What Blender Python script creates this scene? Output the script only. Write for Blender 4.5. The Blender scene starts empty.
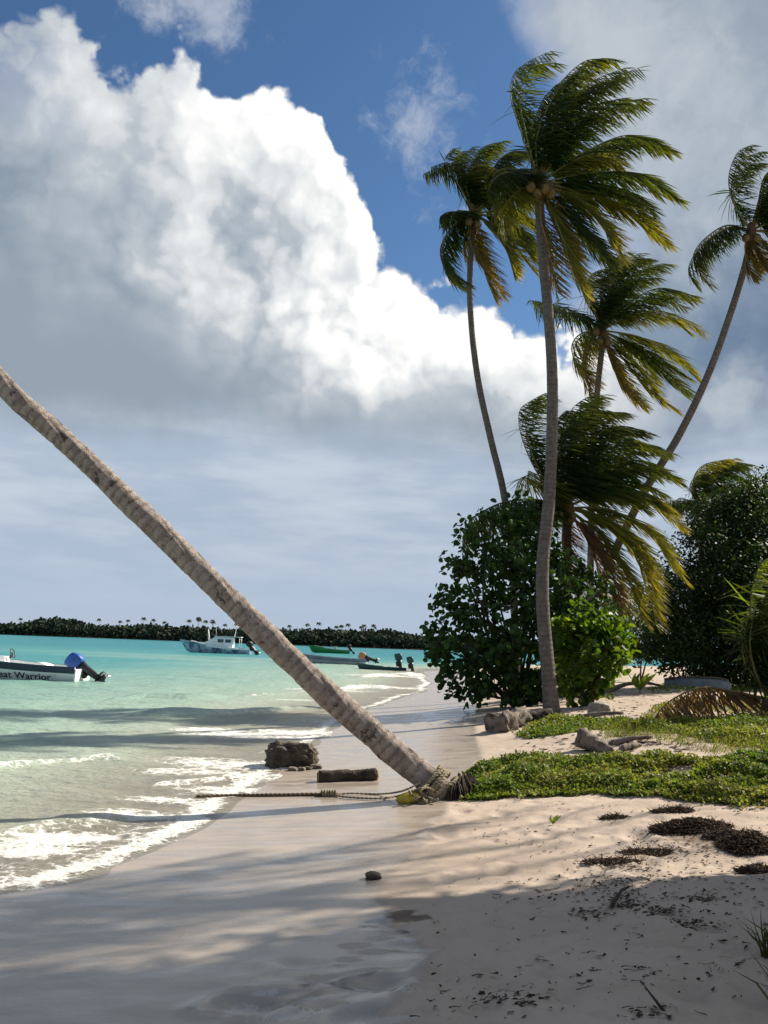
import bpy, bmesh, math, random
import numpy as np
from mathutils import Vector, Matrix

random.seed(11)
RNG = np.random.default_rng(11)
scene = bpy.context.scene
COL = scene.collection
R = math.radians

# ------------------------------------------------------------------ camera
W, H, F = 768, 1024, 850.0
PITCH, ROLL = R(8.96), R(2.1)
CAM = np.array([0.0, 0.0, 1.8])
_m = Matrix.Rotation(R(90) + PITCH, 3, 'X') @ Matrix.Rotation(ROLL, 3, 'Z')
CM = np.array(_m)
cam_data = bpy.data.cameras.new('camera')
cam_data.sensor_fit = 'VERTICAL'
cam_data.sensor_height = 36.0
cam_data.sensor_width = 27.0
cam_data.lens = 36.0 * F / H
cam_data.clip_start = 0.05
cam_data.clip_end = 20000
cam = bpy.data.objects.new('camera', cam_data)
COL.objects.link(cam)
cam.matrix_world = Matrix.Translation(Vector(CAM)) @ _m.to_4x4()
scene.camera = cam


def ray(px, py):
    d = CM @ np.array([(px - W / 2) / F, (H / 2 - py) / F, -1.0])
    return d / np.linalg.norm(d)


def P(px, py, Y):
    """world point seen at a pixel, at world depth Y"""
    d = ray(px, py)
    return CAM + d * (Y / d[1])


# ------------------------------------------------------------------ noise (numpy)
def _hash(ix, iy, seed):
    h = (ix.astype(np.int64) * 374761393 + iy.astype(np.int64) * 668265263 + seed * 1442695041) & 0xFFFFFFFF
    h = ((h ^ (h >> 13)) * 1274126177) & 0xFFFFFFFF
    return ((h ^ (h >> 16)) & 0xFFFF) / 65535.0


def vnoise(x, y, seed=0):
    x = np.asarray(x, float); y = np.asarray(y, float)
    ix = np.floor(x); iy = np.floor(y)
    fx = x - ix; fy = y - iy
    fx = fx * fx * fx * (fx * (fx * 6 - 15) + 10); fy = fy * fy * fy * (fy * (fy * 6 - 15) + 10)
    a = _hash(ix, iy, seed); b = _hash(ix + 1, iy, seed); c = _hash(ix, iy + 1, seed); d = _hash(ix + 1, iy + 1, seed)
    return (a + (b - a) * fx) * (1 - fy) + (c + (d - c) * fx) * fy - 0.5


def fbm(x, y, octs=4, seed=0, gain=0.5):
    s = 0; a = 1.0
    for o in range(octs):
        s = s + a * vnoise(x * 2 ** o + 17.3 * o, y * 2 ** o - 9.1 * o, seed + o)
        a *= gain
    return s


def sstep(a, b, x):
    t = np.clip((x - a) / (b - a), 0, 1)
    return t * t * (3 - 2 * t)


# ------------------------------------------------------------------ terrain
SHY = np.array([-40, -10, 0, 3, 5, 6, 6.8, 7.6, 8.6, 9.6, 12, 14, 16, 20, 25, 30, 36, 44, 55, 66, 72, 78, 90, 200])
SHX = np.array([-14, -9, -6.4, -4.7, -3.5, -2.9, -2.3, -1.95, -1.75, -1.65, -1.5, -1.35, -1.3, -1.0, -.4, .5, 1.8, 2.6, 2.7, 3.4, 5.0, 9.0, 60, 400])


def shore_x(y):
    y = np.asarray(y, float)
    return np.interp(y, SHY, SHX) + 0.16 * vnoise(y * .9, y * 0 + 3.3, 5) + .35 * vnoise(y * .22, y * 0 + 1.3, 6)


GD = np.array([-4000, -400, -60, -20, -8, -3, 0, 1.6, 3, 4.5, 6, 9, 15, 40, 4000])
GZ = np.array([-9, -6, -2.4, -1.1, -.5, -.2, 0, .09, .2, .40, .58, .78, .95, 1.2, 1.6])


def off(x, y):
    """signed distance inland from the waterline (roughly)"""
    y = np.asarray(y, float)
    sl = np.interp(y, [-5, 3, 6.8, 8], [.85, .85, .85, 1.0]) * np.interp(y, [70, 76, 90], [1, .5, .2])
    return (x - shore_x(y)) * sl


def gz(x, y, fine=True):
    x = np.asarray(x, float); y = np.asarray(y, float)
    d = off(x, y)
    s = np.interp(y, [0, 4, 9, 11], [.55, .62, .95, 1.0])
    z = np.interp(d, GD, GZ)
    z = np.where(z > 0, z * s, z)
    inland = sstep(1.5, 5, d)
    z = z + inland * (.10 * fbm(x * .35, y * .35, 3, 21) + .035 * fbm(x * 1.6, y * 1.6, 2, 22))
    if fine:
        z = z + inland * .022 * fbm(x * 5.5, y * 5.5, 3, 31) + sstep(0, 1.5, d) * .006 * fbm(x * 2.2, y * 4.0, 3, 32)
    return z


def G(px, py):
    """first hit of a pixel's ray with the ground"""
    d = ray(px, py)
    t = np.concatenate([np.arange(2, 30, .01), np.arange(30, 140, .1)])
    p = CAM[None] + d[None] * t[:, None]
    h = p[:, 2] - np.maximum(gz(p[:, 0], p[:, 1]), 0)
    k = np.argmax(h < 0)
    if h[k] >= 0:
        k = len(t) - 1
    return p[k]


# ------------------------------------------------------------------ object helpers
def tag(o, label=None, cat=None, group=None, kind=None):
    if label: o['label'] = label
    if cat: o['category'] = cat
    if group: o['group'] = group
    if kind: o['kind'] = kind
    return o


def empty(name, loc, label, cat, group=None, rz=0.0):
    o = bpy.data.objects.new(name, None)
    o.empty_display_size = .2
    o.location = Vector([float(v) for v in loc]); o.rotation_euler = (0, 0, rz)
    COL.objects.link(o)
    return tag(o, label, cat, group)


def link(name, me, mat=None, parent=None, smooth=True, local=False):
    """local=False: mesh coordinates are world coordinates; shifted to the parent's frame"""
    o = bpy.data.objects.new(name, me)
    COL.objects.link(o)
    if mat is not None:
        for m in (mat if isinstance(mat, (list, tuple)) else [mat]):
            me.materials.append(m)
    if smooth and len(me.polygons):
        me.polygons.foreach_set('use_smooth', np.ones(len(me.polygons), dtype=bool))
    if parent is not None:
        o.parent = parent
        if not local:
            off_ = Vector((0, 0, 0)); q = parent
            while q is not None:
                off_ += q.location; q = q.parent
            me.transform(Matrix.Translation(-off_))
    return o


def mesh_arrays(name, V, quads=None, tris=None, cols=None, colname='tint'):
    """fast mesh from numpy arrays"""
    me = bpy.data.meshes.new(name)
    V = np.asarray(V, np.float32)
    loops = []; starts = []; n = 0
    if quads is not None and len(quads):
        q = np.asarray(quads, np.int32); loops.append(q.ravel()); starts.append(np.arange(len(q)) * 4 + n); n += q.size
    if tris is not None and len(tris):
        q = np.asarray(tris, np.int32); loops.append(q.ravel()); starts.append(np.arange(len(q)) * 3 + n); n += q.size
    loops = np.concatenate(loops).astype(np.int32); starts = np.concatenate(starts).astype(np.int32)
    me.vertices.add(len(V)); me.vertices.foreach_set('co', V.ravel())
    me.loops.add(len(loops)); me.loops.foreach_set('vertex_index', loops)
    me.polygons.add(len(starts)); me.polygons.foreach_set('loop_start', starts)
    me.update(calc_edges=True)
    if cols is not None:
        at = me.attributes.new(colname, 'FLOAT_COLOR', 'POINT')
        c = np.ones((len(V), 4), np.float32); c[:, :cols.shape[1]] = cols
        at.data.foreach_set('color', c.ravel())
    return me


def fattr(me, name, v):
    at = me.attributes.new(name, 'FLOAT', 'POINT')
    at.data.foreach_set('value', np.asarray(v, np.float32))


class MB:
    """collects shapes into one mesh"""
    def __init__(self):
        self.v = []; self.f = []; self.m = []

    def add(self, V, faces, mi=0):
        b = len(self.v)
        self.v += [tuple(float(c) for c in p) for p in V]
        self.f += [tuple(int(i) + b for i in f) for f in faces]
        self.m += [mi] * len(faces)
        return self

    def tube(self, pts, radii, n=8, cap=True, mi=0, wob=0.0):
        pts = np.asarray(pts, float); radii = np.broadcast_to(np.asarray(radii, float), (len(pts),))
        T = np.gradient(pts, axis=0); T /= np.linalg.norm(T, axis=1)[:, None] + 1e-9
        ref = np.array([0, 1.0, 0]) if abs(T[0][1]) < .8 else np.array([1.0, 0, 0])
        a = np.cross(T[0], ref); a /= np.linalg.norm(a)
        V = []
        for i in range(len(pts)):
            a = a - T[i] * a.dot(T[i]); a /= np.linalg.norm(a) + 1e-9
            b = np.cross(T[i], a)
            for k in range(n):
                ang = 2 * math.pi * k / n
                r = radii[i] * (1 + wob * random.uniform(-1, 1))
                V.append(pts[i] + r * (math.cos(ang) * a + math.sin(ang) * b))
        Fs = []
        for i in range(len(pts) - 1):
            for k in range(n):
                k2 = (k + 1) % n
                Fs.append((i * n + k, i * n + k2, (i + 1) * n + k2, (i + 1) * n + k))
        if cap:
            Fs.append(tuple(range(n))[::-1]); Fs.append(tuple((len(pts) - 1) * n + k for k in range(n)))
        return self.add(V, Fs, mi)

    def box(self, c, s, rz=0.0, ry=0.0, mi=0, taper=1.0):
        c = np.asarray(c, float); hx, hy, hz = [q / 2 for q in s]
        M = np.array((Matrix.Rotation(rz, 3, 'Z') @ Matrix.Rotation(ry, 3, 'Y')))
        V = []
        for z in (-1, 1):
            t = taper if z > 0 else 1
            for x, y in ((-1, -1), (1, -1), (1, 1), (-1, 1)):
                V.append(c + M @ np.array([x * hx * t, y * hy * t, z * hz]))
        return self.add(V, [(3, 2, 1, 0), (4, 5, 6, 7), (0, 1, 5, 4), (1, 2, 6, 5), (2, 3, 7, 6), (3, 0, 4, 7)], mi)

    def loft(self, rings, cap=True, closed=True, mi=0):
        n = len(rings[0]); V = [p for r in rings for p in r]; Fs = []
        for i in range(len(rings) - 1):
            for k in range(n if closed else n - 1):
                k2 = (k + 1) % n
                Fs.append((i * n + k, i * n + k2, (i + 1) * n + k2, (i + 1) * n + k))
        if cap:
            Fs.append(tuple(range(n))[::-1]); Fs.append(tuple((len(rings) - 1) * n + k for k in range(n)))
        return self.add(V, Fs, mi)

    def mesh(self, name):
        me = bpy.data.meshes.new(name)
        me.from_pydata(self.v, [], self.f)
        for p, i in zip(me.polygons, self.m): p.material_index = i
        bm = bmesh.new(); bm.from_mesh(me); bmesh.ops.recalc_face_normals(bm, faces=bm.faces); bm.to_mesh(me); bm.free()
        me.update()
        return me

    def build(self, name, mat, parent=None, smooth=True, local=False, bevel=0.0, subsurf=0):
        o = link(name, self.mesh(name), mat, parent, smooth, local)
        if bevel:
            m = o.modifiers.new('bevel', 'BEVEL'); m.width = bevel; m.segments = 2; m.limit_method = 'ANGLE'; m.angle_limit = R(40)
        if subsurf:
            m = o.modifiers.new('sub', 'SUBSURF'); m.levels = subsurf; m.render_levels = subsurf
        return o


def catmull(pts, n):
    pts = np.asarray(pts, float)
    q = np.vstack([2 * pts[0] - pts[1], pts, 2 * pts[-1] - pts[-2]])
    seg = np.linalg.norm(np.diff(pts, axis=0), axis=1); cum = np.concatenate([[0], np.cumsum(seg)])
    out = []
    for s in np.linspace(0, cum[-1], n):
        i = min(np.searchsorted(cum, s, side='right') - 1, len(seg) - 1)
        t = (s - cum[i]) / max(seg[i], 1e-9)
        p0, p1, p2, p3 = q[i], q[i + 1], q[i + 2], q[i + 3]
        out.append(.5 * ((2 * p1) + (p2 - p0) * t + (2 * p0 - 5 * p1 + 4 * p2 - p3) * t * t + (3 * p1 - p0 - 3 * p2 + p3) * t ** 3))
    return np.array(out)


# ------------------------------------------------------------------ node expression helper
class N:
    """tiny expression builder for shader nodes"""
    def __init__(self, nt): self.nt = nt

    def node(self, t, **kw):
        n = self.nt.nodes.new(t)
        for k, v in kw.items(): setattr(n, k, v)
        return n

    def plug(self, sock, v):
        if isinstance(v, S): self.nt.links.new(v.s, sock)
        elif v is not None: sock.default_value = v

    def m(self, op, a, b=None, c=None):
        n = self.node('ShaderNodeMath', operation=op)
        self.plug(n.inputs[0], a)
        if b is not None: self.plug(n.inputs[1], b)
        if c is not None: self.plug(n.inputs[2], c)
        return S(self, n.outputs[0])

    def ramp(self, x, a, b, lo=0.0, hi=1.0, smooth=True):
        n = self.node('ShaderNodeMapRange', interpolation_type='SMOOTHSTEP' if smooth else 'LINEAR', clamp=True)
        for k, v in enumerate((x, a, b, lo, hi)): self.plug(n.inputs[k], v)
        return S(self, n.outputs[0])

    def mix(self, f, a, b, blend='MIX'):
        n = self.node('ShaderNodeMix', data_type='RGBA', blend_type=blend, clamp_factor=True)
        self.plug(n.inputs[0], f)
        for i, v in ((6, a), (7, b)):
            if isinstance(v, (tuple, list)) and len(v) == 3: v = (*v, 1.0)
            self.plug(n.inputs[i], v)
        return S(self, n.outputs[2])

    def noise(self, vec, scale, detail=4, rough=.5, dist=0.0, out=0):
        n = self.node('ShaderNodeTexNoise', noise_dimensions='3D')
        self.plug(n.inputs['Vector'], vec); self.plug(n.inputs['Scale'], scale)
        n.inputs['Detail'].default_value = detail; n.inputs['Roughness'].default_value = rough; n.inputs['Distortion'].default_value = dist
        return S(self, n.outputs[out])

    def voro(self, vec, scale, feature='F1', smooth=.5, rnd=1.0, out=0):
        n = self.node('ShaderNodeTexVoronoi', feature=feature)
        self.plug(n.inputs['Vector'], vec); self.plug(n.inputs['Scale'], scale)
        if feature == 'SMOOTH_F1': n.inputs['Smoothness'].default_value = smooth
        n.inputs['Randomness'].default_value = rnd
        return S(self, n.outputs[out])

    def comb(self, x, y, z):
        n = self.node('ShaderNodeCombineXYZ')
        for k, v in enumerate((x, y, z)): self.plug(n.inputs[k], v)
        return S(self, n.outputs[0])

    def sep(self, v):
        n = self.node('ShaderNodeSeparateXYZ'); self.plug(n.inputs[0], v)
        return [S(self, o) for o in n.outputs]

    def vm(self, op, a, b=None):
        n = self.node('ShaderNodeVectorMath', operation=op)
        self.plug(n.inputs[0], a)
        if b is not None: self.plug(n.inputs[1] if op != 'SCALE' else n.inputs[3], b)
        return S(self, n.outputs[0])

    def attr(self, name, out='Fac'):
        n = self.node('ShaderNodeAttribute', attribute_name=name)
        return S(self, n.outputs[out])

    def bump(self, h, strength=.5, dist=.02, normal=None):
        n = self.node('ShaderNodeBump'); n.inputs['Strength'].default_value = strength; n.inputs['Distance'].default_value = dist
        self.plug(n.inputs['Height'], h)
        if normal is not None: self.plug(n.inputs['Normal'], normal)
        return S(self, n.outputs[0])


class S:
    def __init__(self, n, s): self.n, self.s = n, s
    def __add__(self, o): return self.n.m('ADD', self, o)
    __radd__ = __add__
    def __sub__(self, o): return self.n.m('SUBTRACT', self, o)
    def __rsub__(self, o): return self.n.m('SUBTRACT', o, self)
    def __mul__(self, o): return self.n.m('MULTIPLY', self, o)
    __rmul__ = __mul__
    def __truediv__(self, o): return self.n.m('DIVIDE', self, o)
    def max(self, o): return self.n.m('MAXIMUM', self, o)
    def min(self, o): return self.n.m('MINIMUM', self, o)
    def clamp(self):
        return self.max(0.0).min(1.0)
# ------------------------------------------------------------------ sun, sky and clouds
SUN_AZ, SUN_EL = R(60), R(38)          # azimuth from +Y towards +X
SUN = np.array([math.cos(SUN_EL) * math.sin(SUN_AZ), math.cos(SUN_EL) * math.cos(SUN_AZ), math.sin(SUN_EL)])
ld = bpy.data.lights.new('sun', 'SUN'); ld.energy = 5.0; ld.angle = R(.55); ld.color = (1.0, .91, .77)
sun = bpy.data.objects.new('sun', ld); COL.objects.link(sun)
sun.rotation_euler = Vector(-SUN).to_track_quat('-Z', 'Y').to_euler()
sun.location = (30, 20, 40)

world = bpy.data.worlds.new('World'); scene.world = world; world.use_nodes = True
wt = world.node_tree; wt.nodes.clear()
n = N(wt)
geo = n.node('ShaderNodeTexCoord')
D = S(n, geo.outputs['Generated'])
dx, dy, dz = n.sep(D)
A0 = n.m('ARCTAN2', dx, dy)
E0 = n.m('ARCSINE', dz)


def ae(px, py):
    d = ray(px, py)
    return math.atan2(d[0], d[1]), math.asin(d[2])


def bumps(vec, amps, scales):
    s = None
    for a, k in zip(amps, scales):
        t = (0.55 - n.voro(vec, k, 'F1')) * a
        s = t if s is None else s + t
    return s


def curve(x, pts, lo, hi):
    """y(x) as one curve node; pts in radians, both axes mapped from lo..hi to 0..1"""
    nd = n.node('ShaderNodeFloatCurve')
    c = nd.mapping.curves[0]
    q = [((u - lo) / (hi - lo), (v - lo) / (hi - lo)) for u, v in pts]
    c.points[0].location = q[0]; c.points[1].location = q[-1]
    for p in q[1:-1]: c.points.new(*p)
    nd.mapping.use_clip = False
    nd.mapping.update()
    n.plug(nd.inputs['Value'], (x - lo) * (1.0 / (hi - lo)))
    nd.inputs['Factor'].default_value = 1.0
    return S(n, nd.outputs[0]) * (hi - lo) + lo


def blob(A, E, px, py, r, ky=1.0):
    a0, e0 = ae(px, py)
    u = A - a0; v = (E - e0) * (1.0 / ky)
    return (r / F) - n.m('SQRT', u * u + v * v)


# one warp for everything, in direction space
warp = n.noise(D, 5.0, 5, .55, out=1)
wx, wy, wz = n.sep(warp)
fine = n.noise(D, 22.0, 4, .6, out=1)
fx, fy, fz = n.sep(fine)
A = A0 + (wx - .5) * .11 + (fx - .5) * .030
E = E0 + (wy - .5) * .11 + (fy - .5) * .030

TOP = [(-420, 120), (-200, 40), (-60, 20), (0, 22), (60, 18), (105, 58), (130, 76), (160, 52), (190, 50), (215, 86), (250, 84), (290, 80), (325, 108), (345, 160),
       (370, 200), (380, 240), (420, 288), (470, 312), (530, 335), (600, 358), (700, 395), (800, 385), (1000, 420)]
TOPC = [ae(*p) for p in TOP]


def height(A, E, V):
    bb = bumps(V, (.036, .028, .018), (9.0, 23.0, 55.0))
    return (curve(A, TOPC, -1.0, 1.0) - E) * .8 + bb, bb


du, dv = .016, .013                      # step towards the sun across the sky
Dw = n.vm('ADD', n.vm('ADD', D, n.vm('SCALE', n.vm('SUBTRACT', warp, (.5, .5, .5)), .06)), n.vm('SCALE', n.vm('SUBTRACT', fine, (.5, .5, .5)), .034))
Dv = n.vm('ADD', Dw, (2.37, 5.11, .83))
H0, B0 = height(A, E, Dv)
H1, B1 = height(A + du, E + dv, n.vm('ADD', Dv, (du, 0.0, dv)))
relief = (H0 - H1)
dens = n.ramp(H0, -.002, .010)
# the upper left corner is torn to wisps
torn = n.ramp(A0, ae(140, 0)[0], ae(-60, 0)[0]) * n.ramp(E0, ae(40, 200)[1], ae(40, 20)[1])
dens = dens * (1.0 - torn * n.ramp(n.noise(Dw, 9.0, 5, .6), .44, .62) * .9)
# sun side bright, far side and underside grey
big = n.noise(D, 4.2, 4, .5)
base_e = ae(200, 435)[1]
top_e = ae(200, 120)[1]
side = n.ramp(A + (big - .5) * .25, ae(60, 300)[0], ae(400, 300)[0])
under = n.ramp(E + (big - .5) * .16 - .10 * (1.0 - side), base_e - .03, base_e + .15)
rim = n.ramp(H0, .13, .0)
mott = n.noise(Dw, 8.0, 6, .55)
lit = (relief * (side * 10.0 + 4.5) + .12 + .30 * side + .42 * rim * (side * .85 + .15) + (big - .5) * .7 + (mott - .5) * .7 + B0 * (4.0 + 5.0 * side)) * under + .10
lit = lit.clamp()
c_dark = (.235, .305, .385); c_mid = (.56, .605, .65); c_white = (1.02, 1.02, 1.0)
cum_col = n.mix(n.ramp(lit, 0.0, .5, smooth=False), c_dark, c_mid)
cum_col = n.mix(n.ramp(lit, .42, 1.0, smooth=False), cum_col, c_white)

# the low pale layer under the cumulus, reaching the horizon
lowmix = n.ramp(E + (wz - .5) * .03, ae(250, 405)[1], ae(250, 465)[1])
streak = n.noise(n.vm('MULTIPLY', D, (3.0, 3.0, 14.0)), 2.0, 5, .55)
low_col = n.mix(n.ramp(streak, .35, .7), (.41, .50, .62), (.55, .625, .72))
low_col = n.mix(n.ramp(E0, .16, .0), low_col, (.44, .53, .66))
low_col = n.mix(n.ramp(E0, .03, -.01), low_col, (.47, .54, .64))

# the grey sheet on the right
SHEET = [(470, 620), (500, 520), (545, 430), (575, 340), (605, 280), (632, 225), (625, 160), (575, 100), (532, 45), (512, 0), (480, -120), (430, -300)]
SHC = [(e, a) for a, e in (ae(*p) for p in SHEET)]
sheetH = (A0 + .02 + (wx - .5) * .20 + (fx - .5) * .06 - curve(E0 + (wy - .5) * .12, SHC, -1.0, 1.5))
sheet_d = n.ramp(sheetH, -.02, .07)
sheet_t = n.ramp(E0 + (big - .5) * .12, ae(700, 420)[1], ae(700, 60)[1])
puff = bumps(Dw, (.5, .3), (6.0, 15.0)) + .5 + (n.noise(Dw, 7.0, 5, .55) - .5) * .9
sheet_col = n.mix(sheet_t, (.16, .24, .355), (.43, .485, .55))
sheet_col = n.mix(n.ramp(puff, .50, 1.0) * .75, sheet_col, (.62, .66, .70))
sheet_col = n.mix(n.ramp(n.noise(Dw, 5.5, 6, .6), .36, .66), n.mix(1.0, sheet_col, (.72, .77, .84), 'MULTIPLY'), n.mix(1.0, sheet_col, (1.20, 1.17, 1.13), 'MULTIPLY'))
sheet_col = n.mix(n.ramp(sheetH, .06, .0) * .35, sheet_col, (.75, .78, .80))

# small wisps in the blue gap, and thin veils elsewhere
wisp = n.ramp(n.noise(Dw, 7.0, 6, .62), .50, .70) * n.ramp(n.noise(D, 3.1, 2, .5), .45, .60)
wgap = blob(A, E, 415, 125, 50, 1.2).max(blob(A, E, 480, 185, 45, .8)).max(blob(A, E, 190, 0, 90, .5))
wisp2 = n.ramp(wgap + (n.noise(Dw, 15.0, 6, .66) - .5) * .26, .0, .09) * .62
# elsewhere round the sky: broken cloud
away = n.ramp(n.m('ABSOLUTE', A0), .75, 1.1)
other = n.ramp(n.noise(Dw, 2.3, 7, .55), .47, .60) * away

sky = n.node('ShaderNodeTexSky', sky_type='NISHITA')
sky.sun_disc = False; sky.sun_elevation = SUN_EL; sky.sun_rotation = SUN_AZ
sky.altitude = 0; sky.air_density = 1.0; sky.dust_density = .25; sky.ozone_density = 3.0
hs = n.node('ShaderNodeHueSaturation'); hs.inputs['Saturation'].default_value = 1.14
wt.links.new(sky.outputs[0], hs.inputs['Color'])
bg_sky = n.node('ShaderNodeBackground'); bg_sky.inputs[1].default_value = .060
wt.links.new(hs.outputs[0], bg_sky.inputs[0])

cl_a = (wisp2.max(other))
col = n.mix(away, (.62, .66, .72), (.40, .44, .50))
col = n.mix(sheet_d, col, sheet_col)
alpha = cl_a.max(sheet_d)
col = n.mix(dens * (1.0 - n.ramp(A0, ae(585, 400)[0], ae(680, 400)[0]) * .85), col, cum_col)
alpha = alpha.max(dens)
col = n.mix(lowmix * (1 - away * .3), col, low_col)
alpha = alpha.max(lowmix)
bg_cl = n.node('ShaderNodeBackground'); bg_cl.inputs[1].default_value = .58
n.plug(bg_cl.inputs[0], col)
mx = n.node('ShaderNodeMixShader'); n.plug(mx.inputs[0], alpha)
wt.links.new(bg_sky.outputs[0], mx.inputs[1]); wt.links.new(bg_cl.outputs[0], mx.inputs[2])
wo = n.node('ShaderNodeOutputWorld'); wt.links.new(mx.outputs[0], wo.inputs[0])
world.cycles.sampling_method = 'MANUAL'; world.cycles.sample_map_resolution = 256

scene.view_settings.view_transform = 'Standard'
scene.view_settings.look = 'None'
scene.view_settings.exposure = .80
scene.view_settings.gamma = 1.0
scene.view_settings.use_curve_mapping = False
# ------------------------------------------------------------------ materials
def new_mat(name):
    m = bpy.data.materials.new(name); m.use_nodes = True
    nt = m.node_tree; nt.nodes.clear()
    k = N(nt)
    out = k.node('ShaderNodeOutputMaterial')
    return m, k, out


def principled(k, base, rough=.6, spec=.4, normal=None, **kw):
    b = k.node('ShaderNodeBsdfPrincipled')
    if isinstance(base, (tuple, list)) and len(base) == 3: base = (*base, 1)
    k.plug(b.inputs['Base Color'], base); k.plug(b.inputs['Roughness'], rough); k.plug(b.inputs['Specular IOR Level'], spec)
    if normal is not None: k.plug(b.inputs['Normal'], normal)
    for a, v in kw.items(): k.plug(b.inputs[a.replace('_', ' ')], v)
    return b


def simple(name, base, rough=.5, spec=.5, var=.12, scale=9.0, bump=.0, bscale=40.0, metal=0.0, base2=None):
    """painted / plastic / wood surface with dirt variation"""
    m, k, out = new_mat(name)
    tc = S(k, k.node('ShaderNodeTexCoord').outputs['Object'])
    nz = k.noise(tc, scale, 5, .6)
    b2 = base2 or tuple(c * (1 - 2.2 * var) for c in base)
    c = k.mix(k.ramp(nz, .38, .68), base, b2)
    nr = k.bump(k.noise(tc, bscale, 4, .6), bump, .02) if bump else None
    b = principled(k, c, rough, spec, nr, Metallic=metal)
    k.nt.links.new(b.outputs[0], out.inputs[0])
    return m


def leaf_mat(name, trans=.35, rough=.42, gain=1.0, tcol=(1.5, 1.5, .6)):
    m, k, out = new_mat(name)
    c = k.attr('tint', 'Color')
    b = principled(k, c, rough, .20)
    t = k.node('ShaderNodeBsdfTranslucent')
    k.plug(t.inputs[0], k.mix(1.0, c, tcol, 'MULTIPLY'))
    mx = k.node('ShaderNodeMixShader'); mx.inputs[0].default_value = trans
    k.nt.links.new(b.outputs[0], mx.inputs[1]); k.nt.links.new(t.outputs[0], mx.inputs[2])
    k.nt.links.new(mx.outputs[0], out.inputs[0])
    return m


M = {}
M['leaf'] = leaf_mat('leaf_green', .32, .55)
M['frond'] = leaf_mat('palm_leaflet', .46, .45, tcol=(1.9, 1.7, .5))
M['far_leaf'] = leaf_mat('far_mangrove_leaf', .05, 1.0)
M['cover'] = leaf_mat('ground_cover_leaf', .38, .55)
M['leaf_sunlit'] = leaf_mat('sunlit_tint_leaf', .52, .45, tcol=(2.0, 1.9, .5))  # yellow tint and extra translucency put sunlight into the leaf colour


def bark_mat(name, c1, c2, c3, ring=11.0, bump=.6, patch=.0):
    """ringed palm bark; the mesh carries 'along' (metres up the trunk) and 'tint' is not used"""
    m, k, out = new_mat(name)
    tc = S(k, k.node('ShaderNodeTexCoord').outputs['Object'])
    al = k.attr('along')
    nz = k.noise(tc, 9.0, 5, .65)
    nf = k.noise(tc, 42.0, 4, .7)
    big = k.noise(tc, 2.6, 4, .6)
    saw = k.m('FRACT', al * ring + nz * .7 + nf * .35)
    edge = k.ramp(saw, .0, .45, 1.0, 0.0) * k.ramp(big, .35, .6, .35, 1.0)
    c = k.mix(k.ramp(nz, .35, .68), c1, c2)
    c = k.mix(edge * k.ramp(nf, .35, .6) * .6, c, c3)
    c = k.mix(k.ramp(nf, .56, .74) * .55, c, c3)
    if patch:
        c = k.mix(k.ramp(k.noise(tc, 5.0, 4, .7), .58, .66) * patch, c, (.045, .035, .03))
    h = edge * -.6 + nf * .8 + nz * .6
    b = principled(k, c, .88, .25, k.bump(h, bump, .03))
    k.nt.links.new(b.outputs[0], out.inputs[0])
    return m


M['bark'] = bark_mat('palm_bark', (.175, .15, .135), (.11, .095, .085), (.05, .04, .035), 9.0, .7)
M['bark_near'] = bark_mat('weathered_palm_bark', (.36, .31, .275), (.23, .185, .16), (.095, .07, .055), 9.5, 1.0, .85)
M['wood'] = simple('dark_branch_bark', (.10, .08, .06), .9, .2, .2, 8, .5, 30)
M['rachis'] = simple('frond_midrib', (.16, .15, .05), .6, .3, .15)
M['rachis_dry'] = simple('dry_midrib', (.22, .14, .06), .7, .3, .15)


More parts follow.
